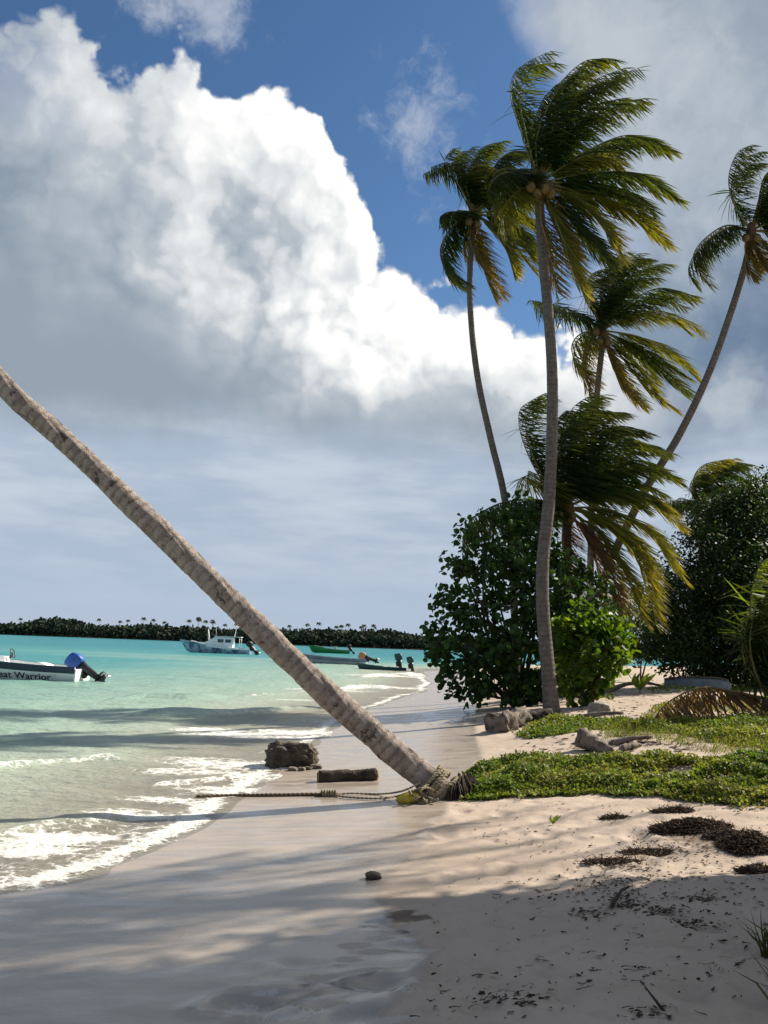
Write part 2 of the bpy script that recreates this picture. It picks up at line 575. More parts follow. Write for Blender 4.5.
# sand: attributes wet (0 dry .. 1 soaked) and weed (dark wrack staining)
def sand_mat():
    m, k, out = new_mat('beach_sand')
    tc = S(k, k.node('ShaderNodeTexCoord').outputs['Object'])
    wet = k.attr('wet'); weed = k.attr('weed')
    big = k.noise(tc, .8, 5, .55); mid = k.noise(tc, 6.0, 5, .6); gr = k.noise(tc, 160.0, 3, .7)
    dry = k.mix(k.ramp(big, .35, .65), (0.463, 0.378, 0.310), (0.404, 0.327, 0.264))
    dry = k.mix(k.ramp(mid, .5, .75) * .35, dry, (0.281, 0.230, 0.178))
    dry = k.mix(k.ramp(gr, .55, .75) * .35, dry, (0.212, 0.170, 0.132))
    stv = k.vm('MULTIPLY', tc, (1.4, 4.5, 1.0))
    st = k.noise(stv, 1.6, 5, .6)
    wetc = k.mix(k.ramp(st, .35, .68), (0.374, 0.315, 0.259), (0.293, 0.245, 0.204))
    film = k.ramp(k.noise(k.vm('MULTIPLY', tc, (.9, 2.2, 1.0)), 1.3, 6, .62), .50, .60)
    wetc = k.mix(k.ramp(gr, .5, .8) * .30, wetc, (.22, .18, .15))
    wetc = k.mix(k.ramp(k.noise(tc, 60.0, 4, .7), .60, .72) * .35, wetc, (.20, .165, .14))
    wf = k.ramp(wet + (mid - .5) * .12, .25, .75)
    c = k.mix(wf, dry, wetc)
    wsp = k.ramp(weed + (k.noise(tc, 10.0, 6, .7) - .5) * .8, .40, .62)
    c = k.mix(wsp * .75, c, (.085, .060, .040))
    scum = k.attr('scum')
    lc = k.m('POWER', 1.0 - k.voro(k.vm('ADD', tc, k.vm('SCALE', k.noise(tc, 8.0, 4, .6, out=1), .10)), 26.0, 'DISTANCE_TO_EDGE').min(.3) * 3.33, 1.5)
    sc = k.ramp(scum + (k.noise(tc, 16.0, 5, .7) - .5) * 1.3 + lc * .35, .55, .85)
    c = k.mix(sc * .55, c, (.50, .47, .44))
    spk = k.ramp(k.noise(tc, 23.0, 3, .6), .66, .72)
    c = k.mix(spk * .5 * (1.0 - wf), c, (.16, .12, .09))
    rough = k.ramp(wet + (st - .5) * .35, .35, 1.0, .92, .30) - film * k.ramp(wet, .5, 1.0) * .20
    ftp = k.voro(tc, 3.1, 'SMOOTH_F1', .6)
    hb = mid * .7 + gr * .12 + k.ramp(ftp, .0, .35) * .9
    nd = k.bump(hb, .55, .035); nw = k.bump(st * .5 + mid * .3 + gr * .10 + k.noise(tc, 28.0, 4, .6) * .12, .32, .02)
    vmx = k.node('ShaderNodeMix', data_type='VECTOR'); k.plug(vmx.inputs[0], wf); k.plug(vmx.inputs[4], nd); k.plug(vmx.inputs[5], nw)
    b = principled(k, c, rough, k.ramp(wet, .4, 1.0, .12, .55), S(k, vmx.outputs[1]))
    k.nt.links.new(b.outputs[0], out.inputs[0])
    return m


M['sand'] = sand_mat()


# sea: attributes depth (m of water) and foam (0..1)
def sea_mat():
    m, k, out = new_mat('sea_water')
    tc = S(k, k.node('ShaderNodeTexCoord').outputs['Object'])
    dep = k.attr('depth'); foam = k.attr('foam')
    big = k.noise(tc, .05, 4, .5); mid = k.noise(k.vm('MULTIPLY', tc, (.5, 1.0, 1.0)), .55, 5, .6)
    d = dep + (big - .5) * 1.1 * k.ramp(dep, .2, 1.2) + (mid - .5) * .30 * k.ramp(dep, .0, .6)
    c = k.mix(k.ramp(d, .0, .11, smooth=False), (0.464, 0.404, 0.327), (0.430, 0.421, 0.335))
    c = k.mix(k.ramp(d, .08, .36, smooth=False), c, (0.292, 0.404, 0.331))
    c = k.mix(k.ramp(d, .40, 1.2, smooth=False), c, (0.073, 0.275, 0.271))
    c = k.mix(k.ramp(d, .9, 2.4, smooth=False), c, (0.024, 0.202, 0.237))
    swv = k.vm('MULTIPLY', tc, (.55, 1.6, 1.0))
    ch1 = k.noise(swv, 1.1, 6, .62); ch2 = k.noise(k.vm('MULTIPLY', tc, (.7, 1.3, 1.0)), 5.5, 5, .65)
    chf = k.noise(k.vm('MULTIPLY', tc, (.4, 1.0, 1.0)), .16, 5, .65)
    c = k.mix(k.ramp(ch1 * .6 + chf * .4, .50, .66) * .5 * k.ramp(d, .15, .9), c, (.03, .16, .20))
    hgt = ch1 * 1.0 + ch2 * .55 + chf * 3.0 * k.ramp(dep, .5, 2.0)
    nrm = k.bump(hgt, .65, .22)
    # foam: lace broken by noise
    w = k.vm('ADD', tc, k.vm('SCALE', k.noise(tc, 3.0, 4, .6, out=1), .35))
    lace = k.m('POWER', 1.0 - k.voro(w, 4.5, 'DISTANCE_TO_EDGE').min(.33) * 3.0, 2.0)
    lace2 = k.m('POWER', 1.0 - k.voro(w, 12.0, 'DISTANCE_TO_EDGE').min(.33) * 3.0, 2.0)
    fn = k.noise(tc, 15.0, 6, .70); fb = k.noise(k.vm('MULTIPLY', tc, (.6, 1.2, 1.0)), 2.1, 5, .6)
    fm = foam * 1.25 + (lace * .38 + lace2 * .25 + (fn - .5) * .9 + (fb - .5) * 1.1) * k.ramp(foam, .02, .35) - .40
    fm = k.ramp(fm, .22, .62)
    dif = k.node('ShaderNodeBsdfDiffuse'); k.plug(dif.inputs[0], c); k.plug(dif.inputs['Normal'], nrm)
    tr = k.node('ShaderNodeBsdfTransparent'); tr.inputs[0].default_value = (.88, .93, .90, 1)
    body = k.node('ShaderNodeMixShader')
    k.plug(body.inputs[0], k.ramp(dep, -.02, .22, .22, 1.0, smooth=False))
    k.nt.links.new(tr.outputs[0], body.inputs[1]); k.nt.links.new(dif.outputs[0], body.inputs[2])
    gl = k.node('ShaderNodeBsdfGlossy'); gl.inputs['Roughness'].default_value = .12; k.plug(gl.inputs['Normal'], nrm)
    fr = k.node('ShaderNodeFresnel'); fr.inputs[0].default_value = 1.33; k.plug(fr.inputs['Normal'], nrm)
    sp = k.node('ShaderNodeMixShader'); k.plug(sp.inputs[0], (S(k, fr.outputs[0]) * .75).min(.42))
    k.nt.links.new(body.outputs[0], sp.inputs[1]); k.nt.links.new(gl.outputs[0], sp.inputs[2])
    fd = principled(k, k.mix(k.ramp(fn, .3, .7), (.86, .85, .82), (.70, .68, .63)), .8, .2, k.bump(fn + lace * .3, .7, .05))
    mx = k.node('ShaderNodeMixShader'); k.plug(mx.inputs[0], fm * .95)
    k.nt.links.new(sp.outputs[0], mx.inputs[1]); k.nt.links.new(fd.outputs[0], mx.inputs[2])
    k.nt.links.new(mx.outputs[0], out.inputs[0])
    return m


M['sea'] = sea_mat()
M['white_paint'] = simple('white_boat_paint', (.82, .83, .82), .35, .5, .07, 3)
M['navy_paint'] = simple('navy_boat_paint', (.018, .025, .06), .35, .5, .1)
M['blue_cowl'] = simple('bright_blue_cover', (.015, .10, .40), .5, .5, .15)
M['black_metal'] = simple('black_engine_metal', (.018, .018, .02), .4, .5, .1)
M['steel'] = simple('propeller_steel', (.5, .5, .48), .35, .5, .1, metal=.8)
M['letter'] = simple('dark_lettering', (.03, .03, .045), .5, .4, .05)
M['grey_paint'] = simple('pale_grey_boat_paint', (.45, .48, .50), .45, .5, .12, 2)
M['mottled'] = simple('mottled_blue_hull', (.42, .55, .62), .4, .5, .1, 1.3, base2=(.02, .06, .14))  # noise mixes pale and dark blue over the hull
M['green_paint'] = simple('green_boat_paint', (.03, .24, .05), .4, .5, .12, 1)
M['dark_glass'] = simple('dark_window_glass', (.02, .035, .05), .1, .8, .05)
M['tan_cover'] = simple('tan_engine_cover', (.42, .22, .12), .7, .3, .12)
M['teal_cover'] = simple('dark_teal_engine_cover', (.02, .07, .09), .5, .4, .12)
M['blue_grey'] = simple('blue_grey_boat_paint', (.12, .17, .24), .45, .5, .15, 2)
M['rope'] = simple('weathered_rope', (.33, .275, .185), .9, .2, .18, 30, .8, 90)
M['rope_dark'] = simple('wet_brown_rope', (.17, .12, .07), .85, .2, .2, 30, .8, 90)
M['yellow'] = simple('yellow_float_plastic', (.55, .42, .03), .5, .4, .15)
M['rock'] = simple('dark_wet_rock', (.10, .078, .055), .75, .35, .25, 7, .9, 22, base2=(.035, .027, .02))
M['rock_pale'] = simple('pale_coral_stone', (.30, .27, .23), .85, .3, .2, 9, .8, 30)
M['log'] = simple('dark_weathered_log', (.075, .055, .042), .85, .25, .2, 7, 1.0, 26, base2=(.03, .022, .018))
M['log_cut'] = simple('ochre_cut_wood', (.30, .20, .07), .85, .2, .2, 12, .6, 40)
M['drift'] = simple('grey_driftwood', (.22, .185, .155), .9, .2, .2, 8, .9, 28, base2=(.09, .07, .055))
M['wrack'] = simple('dry_seaweed', (.060, .036, .022), .85, .2, .2, 20)
M['coconut'] = simple('green_brown_coconut', (.15, .10, .03), .55, .35, .2, 5)
M['husk'] = simple('brown_crown_fibre', (.13, .08, .04), .9, .2, .2, 12, .7, 40)
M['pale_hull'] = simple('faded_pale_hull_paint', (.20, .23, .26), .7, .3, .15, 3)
# ------------------------------------------------------------------ ground and sea sheets
def graded(lo, hi, fine_lo, fine_hi, step, grow=1.09):
    mid = list(np.arange(fine_lo, fine_hi + step * .5, step))
    a, s = fine_lo, step
    left = []
    while a > lo:
        s *= grow; a -= s; left.append(max(a, lo))
    b, s = fine_hi, step
    right = []
    while b < hi:
        s *= grow; b += s; right.append(min(b, hi))
    return np.array(left[::-1] + mid + right)


def grid_quads(nx, ny, keep=None):
    i = np.arange((nx - 1) * (ny - 1)); r = i // (nx - 1); c = i % (nx - 1)
    a = r * nx + c
    q = np.stack([a, a + 1, a + nx + 1, a + nx], 1)
    if keep is not None:
        q = q[keep[q].any(axis=1)]
    return q


def compact(Vs, q, extra):
    used = np.unique(q); mp = -np.ones(len(Vs), np.int64); mp[used] = np.arange(len(used))
    return Vs[used], mp[q], [e[used] for e in extra]


# edge of the soaked sand, traced up the beach
WETPX = [(385, 1023), (425, 985), (432, 955), (405, 925), (383, 900), (392, 872), (425, 845), (446, 822)]
WP = [G(*p) for p in WETPX]
wy = np.array([p[1] for p in WP]); wxx = np.array([p[0] for p in WP])
o_ = np.argsort(wy); wy = wy[o_]; wxx = wxx[o_]
WY = np.concatenate([[-20, wy[0] - 1.5], wy, [10.5, 13, 16, 20, 26, 40, 60, 80]])
WX = np.concatenate([[-6, wxx[0] - .9], wxx, [.9, 1.6, 1.9, 2.3, 3.0, 5.0, 5.2, 12]])


def wetness(x, y):
    e = np.interp(y, WY, WX) + .07 * fbm(x * 2, y * 2, 3, 51)
    return sstep(.10, -.12, x - e)


gx = graded(-3000, 3000, -5.0, 6.0, .045, 1.07); gy = graded(-400, 2600, 2.5, 13.0, .045, 1.045)
GXX, GYY = np.meshgrid(gx, gy)
X = GXX.ravel(); Y = GYY.ravel()
Z = gz(X, Y)
wet = wetness(X, Y)
# little swash gullies and footprints in the soaked strip by the camera
for (px, py, rr, dep) in [(262, 1003, .13, .03), (250, 1008, .10, .02), (300, 965, .09, .018), (385, 982, .11, .028), (372, 986, .10, .02), (420, 947, .10, .02),
                          (378, 1018, .12, .025), (310, 932, .08, .014), (392, 925, .09, .016)]:
    g = G(px, py); q = ((X - g[0]) / (rr * 1.7)) ** 2 + ((Y - g[1]) / rr) ** 2
    q = q * (1 + .9 * fbm(X * 9, Y * 9, 3, 55))
    Z = Z - dep * np.exp(-q * 1.4) + dep * .5 * np.exp(-((np.sqrt(q) - 1.35) / .3) ** 2)
for k in range(46):                       # trodden hollows in the dry sand
    a = G(RNG.uniform(430, 760), RNG.uniform(808, 1010)); rr = RNG.uniform(.07, .13)
    q = ((X - a[0]) / rr) ** 2 + ((Y - a[1]) / (rr * 1.5)) ** 2
    Z = Z - .022 * np.exp(-q) + .010 * np.exp(-((np.sqrt(q) - 1.5) / .35) ** 2)
weed = np.zeros_like(X)
for i in range(15):                        # a dark dribble of weed down the soaked sand
    t = i / 14; g = G(404 - 100 * t + 16 * math.sin(i * 2.3), 912 + 96 * t); a = RNG.uniform(-.3, .5)
    u = (X - g[0]) * math.cos(a) + (Y - g[1]) * math.sin(a); v = -(X - g[0]) * math.sin(a) + (Y - g[1]) * math.cos(a)
    weed = np.maximum(weed, RNG.uniform(.65, 1.0) * np.exp(-(u / RNG.uniform(.10, .26)) ** 2 - (v / RNG.uniform(.04, .09)) ** 2))
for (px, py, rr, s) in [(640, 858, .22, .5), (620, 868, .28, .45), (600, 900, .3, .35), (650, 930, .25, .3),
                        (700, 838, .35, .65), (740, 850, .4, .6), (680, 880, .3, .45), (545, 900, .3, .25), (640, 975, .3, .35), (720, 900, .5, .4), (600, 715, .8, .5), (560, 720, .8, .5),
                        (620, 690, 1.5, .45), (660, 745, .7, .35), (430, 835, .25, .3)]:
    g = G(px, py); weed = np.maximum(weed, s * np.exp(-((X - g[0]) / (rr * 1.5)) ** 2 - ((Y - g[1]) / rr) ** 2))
scum = np.zeros_like(X)
for (px, py, rx, ry) in [(250, 1003, .13, .035), (268, 992, .08, .025), (236, 1010, .09, .025), (404, 986, .10, .07), (396, 992, .13, .04), (421, 948, .10, .05), (410, 941, .07, .03), (383, 1018, .14, .05), (300, 966, .10, .03),
                         (408, 932, .06, .03), (285, 1016, .2, .06)]:
    g = G(px, py); scum = np.maximum(scum, np.exp(-((X - g[0]) / rx) ** 2 - ((Y - g[1]) / ry) ** 2))
me = mesh_arrays('sand', np.stack([X, Y, Z], 1), grid_quads(len(gx), len(gy)))
fattr(me, 'wet', wet); fattr(me, 'weed', weed); fattr(me, 'scum', scum)
tag(link('sand', me, M['sand']), kind='structure')

# sea
sx = graded(-4200, 4200, -9.0, .6, .055, 1.055); sy = graded(-400, 4200, 5.0, 16.0, .055, 1.035)
SXX, SYY = np.meshgrid(sx, sy); X = SXX.ravel(); Y = SYY.ravel()
dsh = off(X, Y); bed = gz(X, Y)
near = sstep(-60, -6, dsh)
Z = np.zeros_like(X) + near * .022 * fbm(X * 1.3, Y * 3.2, 5, 61, .6) * sstep(.3, -1.5, dsh)
Z += .085 * fbm(X * .6, Y * 1.5, 5, 64, .58) * sstep(-1.5, -7, dsh) * sstep(400, 60, Y)
foam = np.zeros_like(X)


def water_pts(px):
    out = []
    for (a, b) in px:
        d = ray(a, b); t = -CAM[2] / d[2]; p = CAM + d * t; out.append((p[0], p[1]))
    out.sort()
    return np.array(out)


RIDGES = [  # crest pixels, height, front width, back width, foam on the front
    ([(-120, 842), (0, 836), (50, 826), (112, 822), (140, 820)], .125, .16, .55, 1.0),
    ([(-160, 775), (0, 768), (60, 762), (105, 758), (150, 768)], .13, .22, .8, 1.0),
    ([(-60, 742), (20, 738), (90, 742), (150, 752)], .06, .2, .8, .0),
    ([(100, 717), (150, 714), (210, 716), (290, 711), (350, 708)], .17, .30, 1.0, .2),
    ([(90, 701), (125, 698), (152, 696), (190, 699), (230, 698)], .15, .38, 1.3, .0),
    ([(230, 697), (270, 695), (300, 692), (325, 691)], .10, .38, 1.3, .7),
    ([(-80, 700), (-20, 702), (40, 705), (80, 703)], .10, .4, 1.6, .0),
    ([(330, 689), (370, 687), (400, 690)], .12, .5, 1.6, .8),
    ([(350, 678), (400, 674), (440, 677)], .14, 1.0, 3.0, .9),
    ([(140, 786), (200, 782), (240, 778)], .05, .15, .5, .6),
]
for (px, h, wf, wb, fo) in RIDGES:
    q = water_pts(px)
    yr = np.interp(X, q[:, 0], q[:, 1]) + 1.0 * wf * vnoise(X * 1.7, X * 0 + h * 91, 71) + wf * .8 * vnoise(X * .6, X * 0 + h * 71, 72)
    span = q[-1, 0] - q[0, 0]
    tap = sstep(q[0, 0], q[0, 0] + .25 * span, X) * sstep(q[-1, 0], q[-1, 0] - .25 * span, X)
    tap = tap * (.72 + .8 * vnoise(X * .9, X * 0 + h * 31, 73))
    dyy = Y - yr
    prof = np.where(dyy < 0, np.exp(-(dyy / wf) ** 2), np.exp(-(dyy / wb) ** 2))
    Z = Z + h * tap * prof
    if fo:
        f = np.where(dyy < 0, np.exp(-(dyy / (wf * 2.2)) ** 2), np.exp(-(dyy / (wf * .55)) ** 2)) * tap * fo
        foam = np.maximum(foam, f)
        Z = Z + f * h * .35 * (fbm(X * 9, Y * 9, 3, 81) + .2)
# broken water near the edge
FOAMPX = [(250, 735, 1.6, .75, .62), (300, 733, 1.2, .7, .7), (215, 730, 1.0, .5, .7), (310, 752, .7, .6, .6), (240, 765, 1.3, .6, .62), (190, 772, 1.0, .5, .5), (270, 778, .8, .45, .62),
          (225, 790, .7, .35, .6), (170, 800, .8, .3, .55), (130, 815, .6, .35, .55), (60, 838, .55, .35, .8), (30, 850, .6, .4, .62), (20, 880, .5, .4, .5), (90, 862, .6, .35, .36), (160, 840, .7, .3, .34),
          (200, 760, 1.2, .5, .45), (330, 690, 2.6, 1.0, .5), (400, 688, 2.5, 1.2, .5), (390, 676, 4, 1.6, .6), (300, 700, 1.4, .6, .5), (330, 722, 1.0, .5, .4), (410, 706, 2.0, .7, .35)]
for (px, py, rx, ry, s) in FOAMPX:
    d = ray(px, py); p = CAM + d * (-CAM[2] / d[2])
    foam = np.maximum(foam, s * np.exp(-((X - p[0]) / rx) ** 2 - ((Y - p[1]) / ry) ** 2))
edge = .52 * np.exp(-((dsh + .10) / .13) ** 2) + .30 * sstep(-1.8, -.3, dsh) * sstep(.25, 0, dsh)
foam = np.maximum(foam, edge * sstep(75, 50, Y) * (.75 + .7 * vnoise(Y * 1.3, X * 1.3, 91)))
# thin swash running up the sand: follows the sand a few millimetres above it
sw = sstep(.55, .0, dsh + .20 * vnoise(Y * 2.1, X * .4, 92))
Z = np.maximum(Z + 0, np.where(dsh > -.6, np.minimum(bed + .010, .055) * sw - .02 * (1 - sw), -9))
Z = np.where(Z > -5, Z, 0)
far = sstep(150, 600, np.hypot(X, Y))
Z = Z * (1 - far)
dep = np.clip(Z - bed, -.05, 20)
keep = (Z > bed - .03)
q = grid_quads(len(sx), len(sy), keep)
Vv, q, (dep_, foam_) = compact(np.stack([X, Y, Z], 1), q, [dep, foam])
me = mesh_arrays('sea', Vv, q)
fattr(me, 'depth', dep_); fattr(me, 'foam', foam_)
tag(link('sea', me, M['sea']), kind='structure')
print('sand verts', len(gx) * len(gy), 'sea verts', len(Vv))
# ------------------------------------------------------------------ vegetation builders
WIND = np.array([.93, .12, -.06])


def unit(v):
    v = np.asarray(v, float)
    return v / (np.linalg.norm(v, axis=-1, keepdims=True) + 1e-9)


GREENS = {
    'green': ((.013, .032, .008), (.036, .066, .012), (.15, .14, .03)),
    'dark': ((.011, .027, .008), (.023, .045, .011), (.09, .09, .026)),
    'yellow': ((.055, .080, .012), (.12, .125, .02), (.30, .235, .05)),
    'brown': ((.07, .06, .02), (.15, .11, .032), (.24, .165, .06)),
    'fresh': ((.055, .105, .015), (.10, .16, .02), (.22, .21, .04)),
    'dry': ((.085, .05, .03), (.13, .085, .055), (.21, .15, .10)),
}


def make_frond(path, kind, parent, leaf_len, nleaf=46, width=.038, droop=.42, start=.13, wind=1.0, name='frond', spread=.55):
    """path: world polyline root..tip. Builds ONE mesh: midrib + leaflets (two materials)."""
    pts = catmull(path, 40)
    T = unit(np.gradient(pts, axis=0))
    n_ = len(pts)
    mb_r = np.interp(np.linspace(0, 1, n_), [0, .12, .5, 1], [.036, .026, .016, .005])
    mb = MB(); mb.tube(pts[::2], mb_r[::2], n=6)
    Vr = np.array(mb.v); 
    V = [Vr]; Q = []; C = [np.tile(np.array(GREENS[kind][1]) * 1.1, (len(Vr), 1))]; base = len(Vr)
    ribq = [f for f in mb.f if len(f) == 4]
    up = np.array([0, 0, 1.0])
    ph = RNG.uniform(0, 6)
    g0, g1, g2 = [np.array(c) for c in GREENS[kind]]
    for side in (-1, 1):
        ts = np.linspace(start, .995, nleaf) + RNG.normal(0, .004, nleaf)
        ts = np.clip(ts, 0, 1)
        for t in ts:
            if RNG.random() < .05: continue
            f = t * (n_ - 1); i = min(int(f), n_ - 2); u = f - i
            p = pts[i] * (1 - u) + pts[i + 1] * u; tg = unit(T[i] * (1 - u) + T[i + 1] * u)
            sd = np.cross(tg, up); ln = np.linalg.norm(sd)
            sd = sd / ln if ln > .15 else np.array([0, 1.0, 0])
            L = leaf_len * np.interp(t, [0, .13, .35, .7, 1], [.35, .7, 1.0, .85, .42]) * RNG.uniform(.82, 1.1)
            gust = 1 + .25 * math.sin(ph + t * 9)
            d = unit(side * sd * spread + tg * (.24 + .30 * t) + WIND * (.60 * wind * gust) - up * (droop * .85) + RNG.normal(0, .11, 3))
            k = 4
            P_ = [p]
            for s in range(1, k):
                d = unit(d + WIND * .14 * wind - up * droop * .22 + RNG.normal(0, .04, 3))
                P_.append(P_[-1] + d * L / (k - 1))
            wd = unit(np.cross(d, sd * side + up * .4 + RNG.normal(0, .25, 3)))
            ws = np.array([.55, 1.0, .75, .06]) * width * RNG.uniform(.8, 1.1)
            for s in range(k):
                V.append(np.array([P_[s] - wd * ws[s] / 2, P_[s] + wd * ws[s] / 2]))
            b = base
            for s in range(k - 1):
                Q.append((b + 2 * s, b + 2 * s + 1, b + 2 * s + 3, b + 2 * s + 2))
            r = RNG.random()
            c0 = g0 + (g1 - g0) * r
            tipm = np.clip((t - .35) * .7 + RNG.uniform(-.15, .25), 0, 1)
            for s in range(k):
                w_ = tipm * (.2, .45, .75, 1.0)[s]
                C.append(np.tile(c0 * (1 - w_) + g2 * w_, (2, 1)))
            base += 2 * k
    V = np.vstack(V); C = np.vstack(C)
    me = mesh_arrays(name, V, np.array(ribq + Q))
    at = me.attributes.new('tint', 'FLOAT_COLOR', 'POINT')
    c4 = np.ones((len(V), 4), np.float32); c4[:, :3] = C
    at.data.foreach_set('color', c4.ravel())
    mi = np.zeros(len(me.polygons), np.int32); mi[:len(ribq)] = 1
    o = link(name, me, [M['frond'], M['rachis_dry'] if kind in ('brown', 'dry') else M['rachis']], parent)
    me.polygons.foreach_set('material_index', mi)
    return o


def make_trunk(name, path, r0, r1, parent, mat, nseg=150, nside=14, flare=.55, ring=9.0, rough=.02, lumps=0.0):
    pts = catmull(path, nseg)
    seg = np.linalg.norm(np.diff(pts, axis=0), axis=1); L = np.concatenate([[0], np.cumsum(seg)])
    T = unit(np.gradient(pts, axis=0))
    V = []; al = []
    a = np.cross(T[0], [0, 1.0, 0]); a = unit(a)
    for i in range(nseg):
        a = unit(a - T[i] * a.dot(T[i])); b = np.cross(T[i], a)
        t = L[i] / L[-1]
        r = r0 + (r1 - r0) * t ** .8
        r *= 1 + flare * math.exp(-L[i] / .35)
        r *= 1 + rough * (1.0 - (L[i] * ring) % 1.0)
        ang = np.arange(nside) * 2 * math.pi / nside
        rr = np.full(nside, r) * (1 + .5 * rough * RNG.normal(0, 1, nside))
        if lumps:
            rr = rr * (1 + lumps * (fbm(np.cos(ang) * 1.6 + L[i] * 2.2, np.sin(ang) * 1.6 + L[i] * 1.3, 3, 7) + .7 * fbm(np.cos(ang) * 5 + L[i] * 7, np.sin(ang) * 5, 3, 9)))
        V.append(pts[i] + (np.cos(ang) * rr)[:, None] * a + (np.sin(ang) * rr)[:, None] * b)
        al += [L[i]] * nside
    V = np.vstack(V)
    i = np.arange((nseg - 1) * nside); rI = i // nside; cI = i % nside; c2 = (cI + 1) % nside
    q = np.stack([rI * nside + cI, rI * nside + c2, (rI + 1) * nside + c2, (rI + 1) * nside + cI], 1)
    # close both ends
    V = np.vstack([V, pts[0], pts[-1]]); al += [0, L[-1]]
    k = np.arange(nside); k2 = (k + 1) % nside; nb = nseg * nside
    tr = np.vstack([np.stack([k2, k, np.full(nside, nb)], 1), np.stack([(nseg - 1) * nside + k, (nseg - 1) * nside + k2, np.full(nside, nb + 1)], 1)])
    me = mesh_arrays(name, V, q, tr)
    fattr(me, 'along', al)
    return link(name, me, mat, parent)


def ellipsoid(name, c, r, mat, parent, seg=10, rings=7, noise=.0, rot=None):
    mb = MB(); V = []
    for i in range(rings + 1):
        th = math.pi * i / rings
        for k in range(seg):
            ph = 2 * math.pi * k / seg
            v = np.array([math.sin(th) * math.cos(ph), math.sin(th) * math.sin(ph), math.cos(th)])
            V.append(v * (1 + noise * (random.random() - .5)))
    V = np.array(V) * np.asarray(r)
    if rot is not None: V = V @ np.array(rot).T
    V = V + np.asarray(c)
    Fs = []
    for i in range(rings):
        for k in range(seg):
            k2 = (k + 1) % seg
            Fs.append((i * seg + k, (i + 1) * seg + k, (i + 1) * seg + k2, i * seg + k2))
    mb.add(V, Fs)
    return mb.build(name, mat, parent)


def palm(label, base, trunk_px, Yb, Yc, crown_px, fronds, r0, r1, group, leaf_len=.75, nleaf=46, nuts=(), swing=1.2, dead=None, trunk_seg=150, husk=True, extra=True):
    """trunk_px: pixels base->crown (first is at the ground point `base`)"""
    base = np.asarray(base, float)
    leaf_len *= 1.26; nleaf = int(nleaf * 1.3)
    root = empty('coconut_palm', base, label, 'palm tree', group)
    m_ = len(trunk_px)
    path = [base - [0, 0, .25]] + [P(px, py, Yb + (Yc - Yb) * (i + 1) / m_) for i, (px, py) in enumerate(trunk_px)]
    make_trunk('trunk', path, r0, r1, root, M['bark'], nseg=trunk_seg)
    C = P(*crown_px, Yc)
    if husk:
        ellipsoid('crown_shaft', C - [0, 0, .22], (r1 * 1.7, r1 * 1.7, .5), M['husk'], root, 10, 6, .12)
    for j, (kind, px) in enumerate(fronds):
        dY = swing * (1, -1, .45, -.5, .8, -.8)[j % 6] * RNG.uniform(.6, 1.1)
        L = len(px) - 1
        w = [C + unit(P(*px[0], Yc) - C) * .05] + [P(*p, Yc + dY * ((i + 1) / L) ** 1.3) for i, p in enumerate(px[1:])]
        o = make_frond(w, kind, root, leaf_len, nleaf)
        if kind in ('brown', 'dry'): o['label'] = 'dry brown drooping frond'
        elif kind == 'yellow': o['label'] = 'yellowing frond'
        for rep in range((2 if kind in ('green', 'dark') else 1) if extra else 0):
            jx, jy = RNG.normal(0, 8), RNG.normal(0, 6)
            w2 = [w[0]] + [P(p[0] + jx * (i + 1) / L, max(p[1] + jy * (i + 1) / L, 60 if p[1] < 110 else 0), Yc - dY * (RNG.uniform(.7, 1.2) if rep == 0 else -.1) * ((i + 1) / L) ** 1.3) for i, p in enumerate(px[1:])]
            w2[-1] = w2[-2] + (w2[-1] - w2[-2]) * .75
            o = make_frond(w2, kind, root, leaf_len, nleaf)
            if kind in ('brown', 'dry'): o['label'] = 'dry brown drooping frond'
            elif kind == 'yellow': o['label'] = 'yellowing frond'
    for (px, py, dy) in nuts:
        ellipsoid('coconut', P(px, py, Yc + dy), (.125, .125, .15), M['coconut'], root, 10, 7, .05)
    return root


def limb_mesh(base, tips, r0, sag=.0, split=.45):
    mb = MB()
    for (tip, r) in tips:
        tip = np.asarray(tip, float); b = np.asarray(base, float)
        mid = b * (1 - split) + tip * split + RNG.normal(0, .12, 3) * np.linalg.norm(tip - b) * .5 + [0, 0, .1]
        pts = catmull([b - [0, 0, .15], mid, tip], 9)
        mb.tube(pts, np.linspace(r, r * .25, 9), n=7)
    return mb


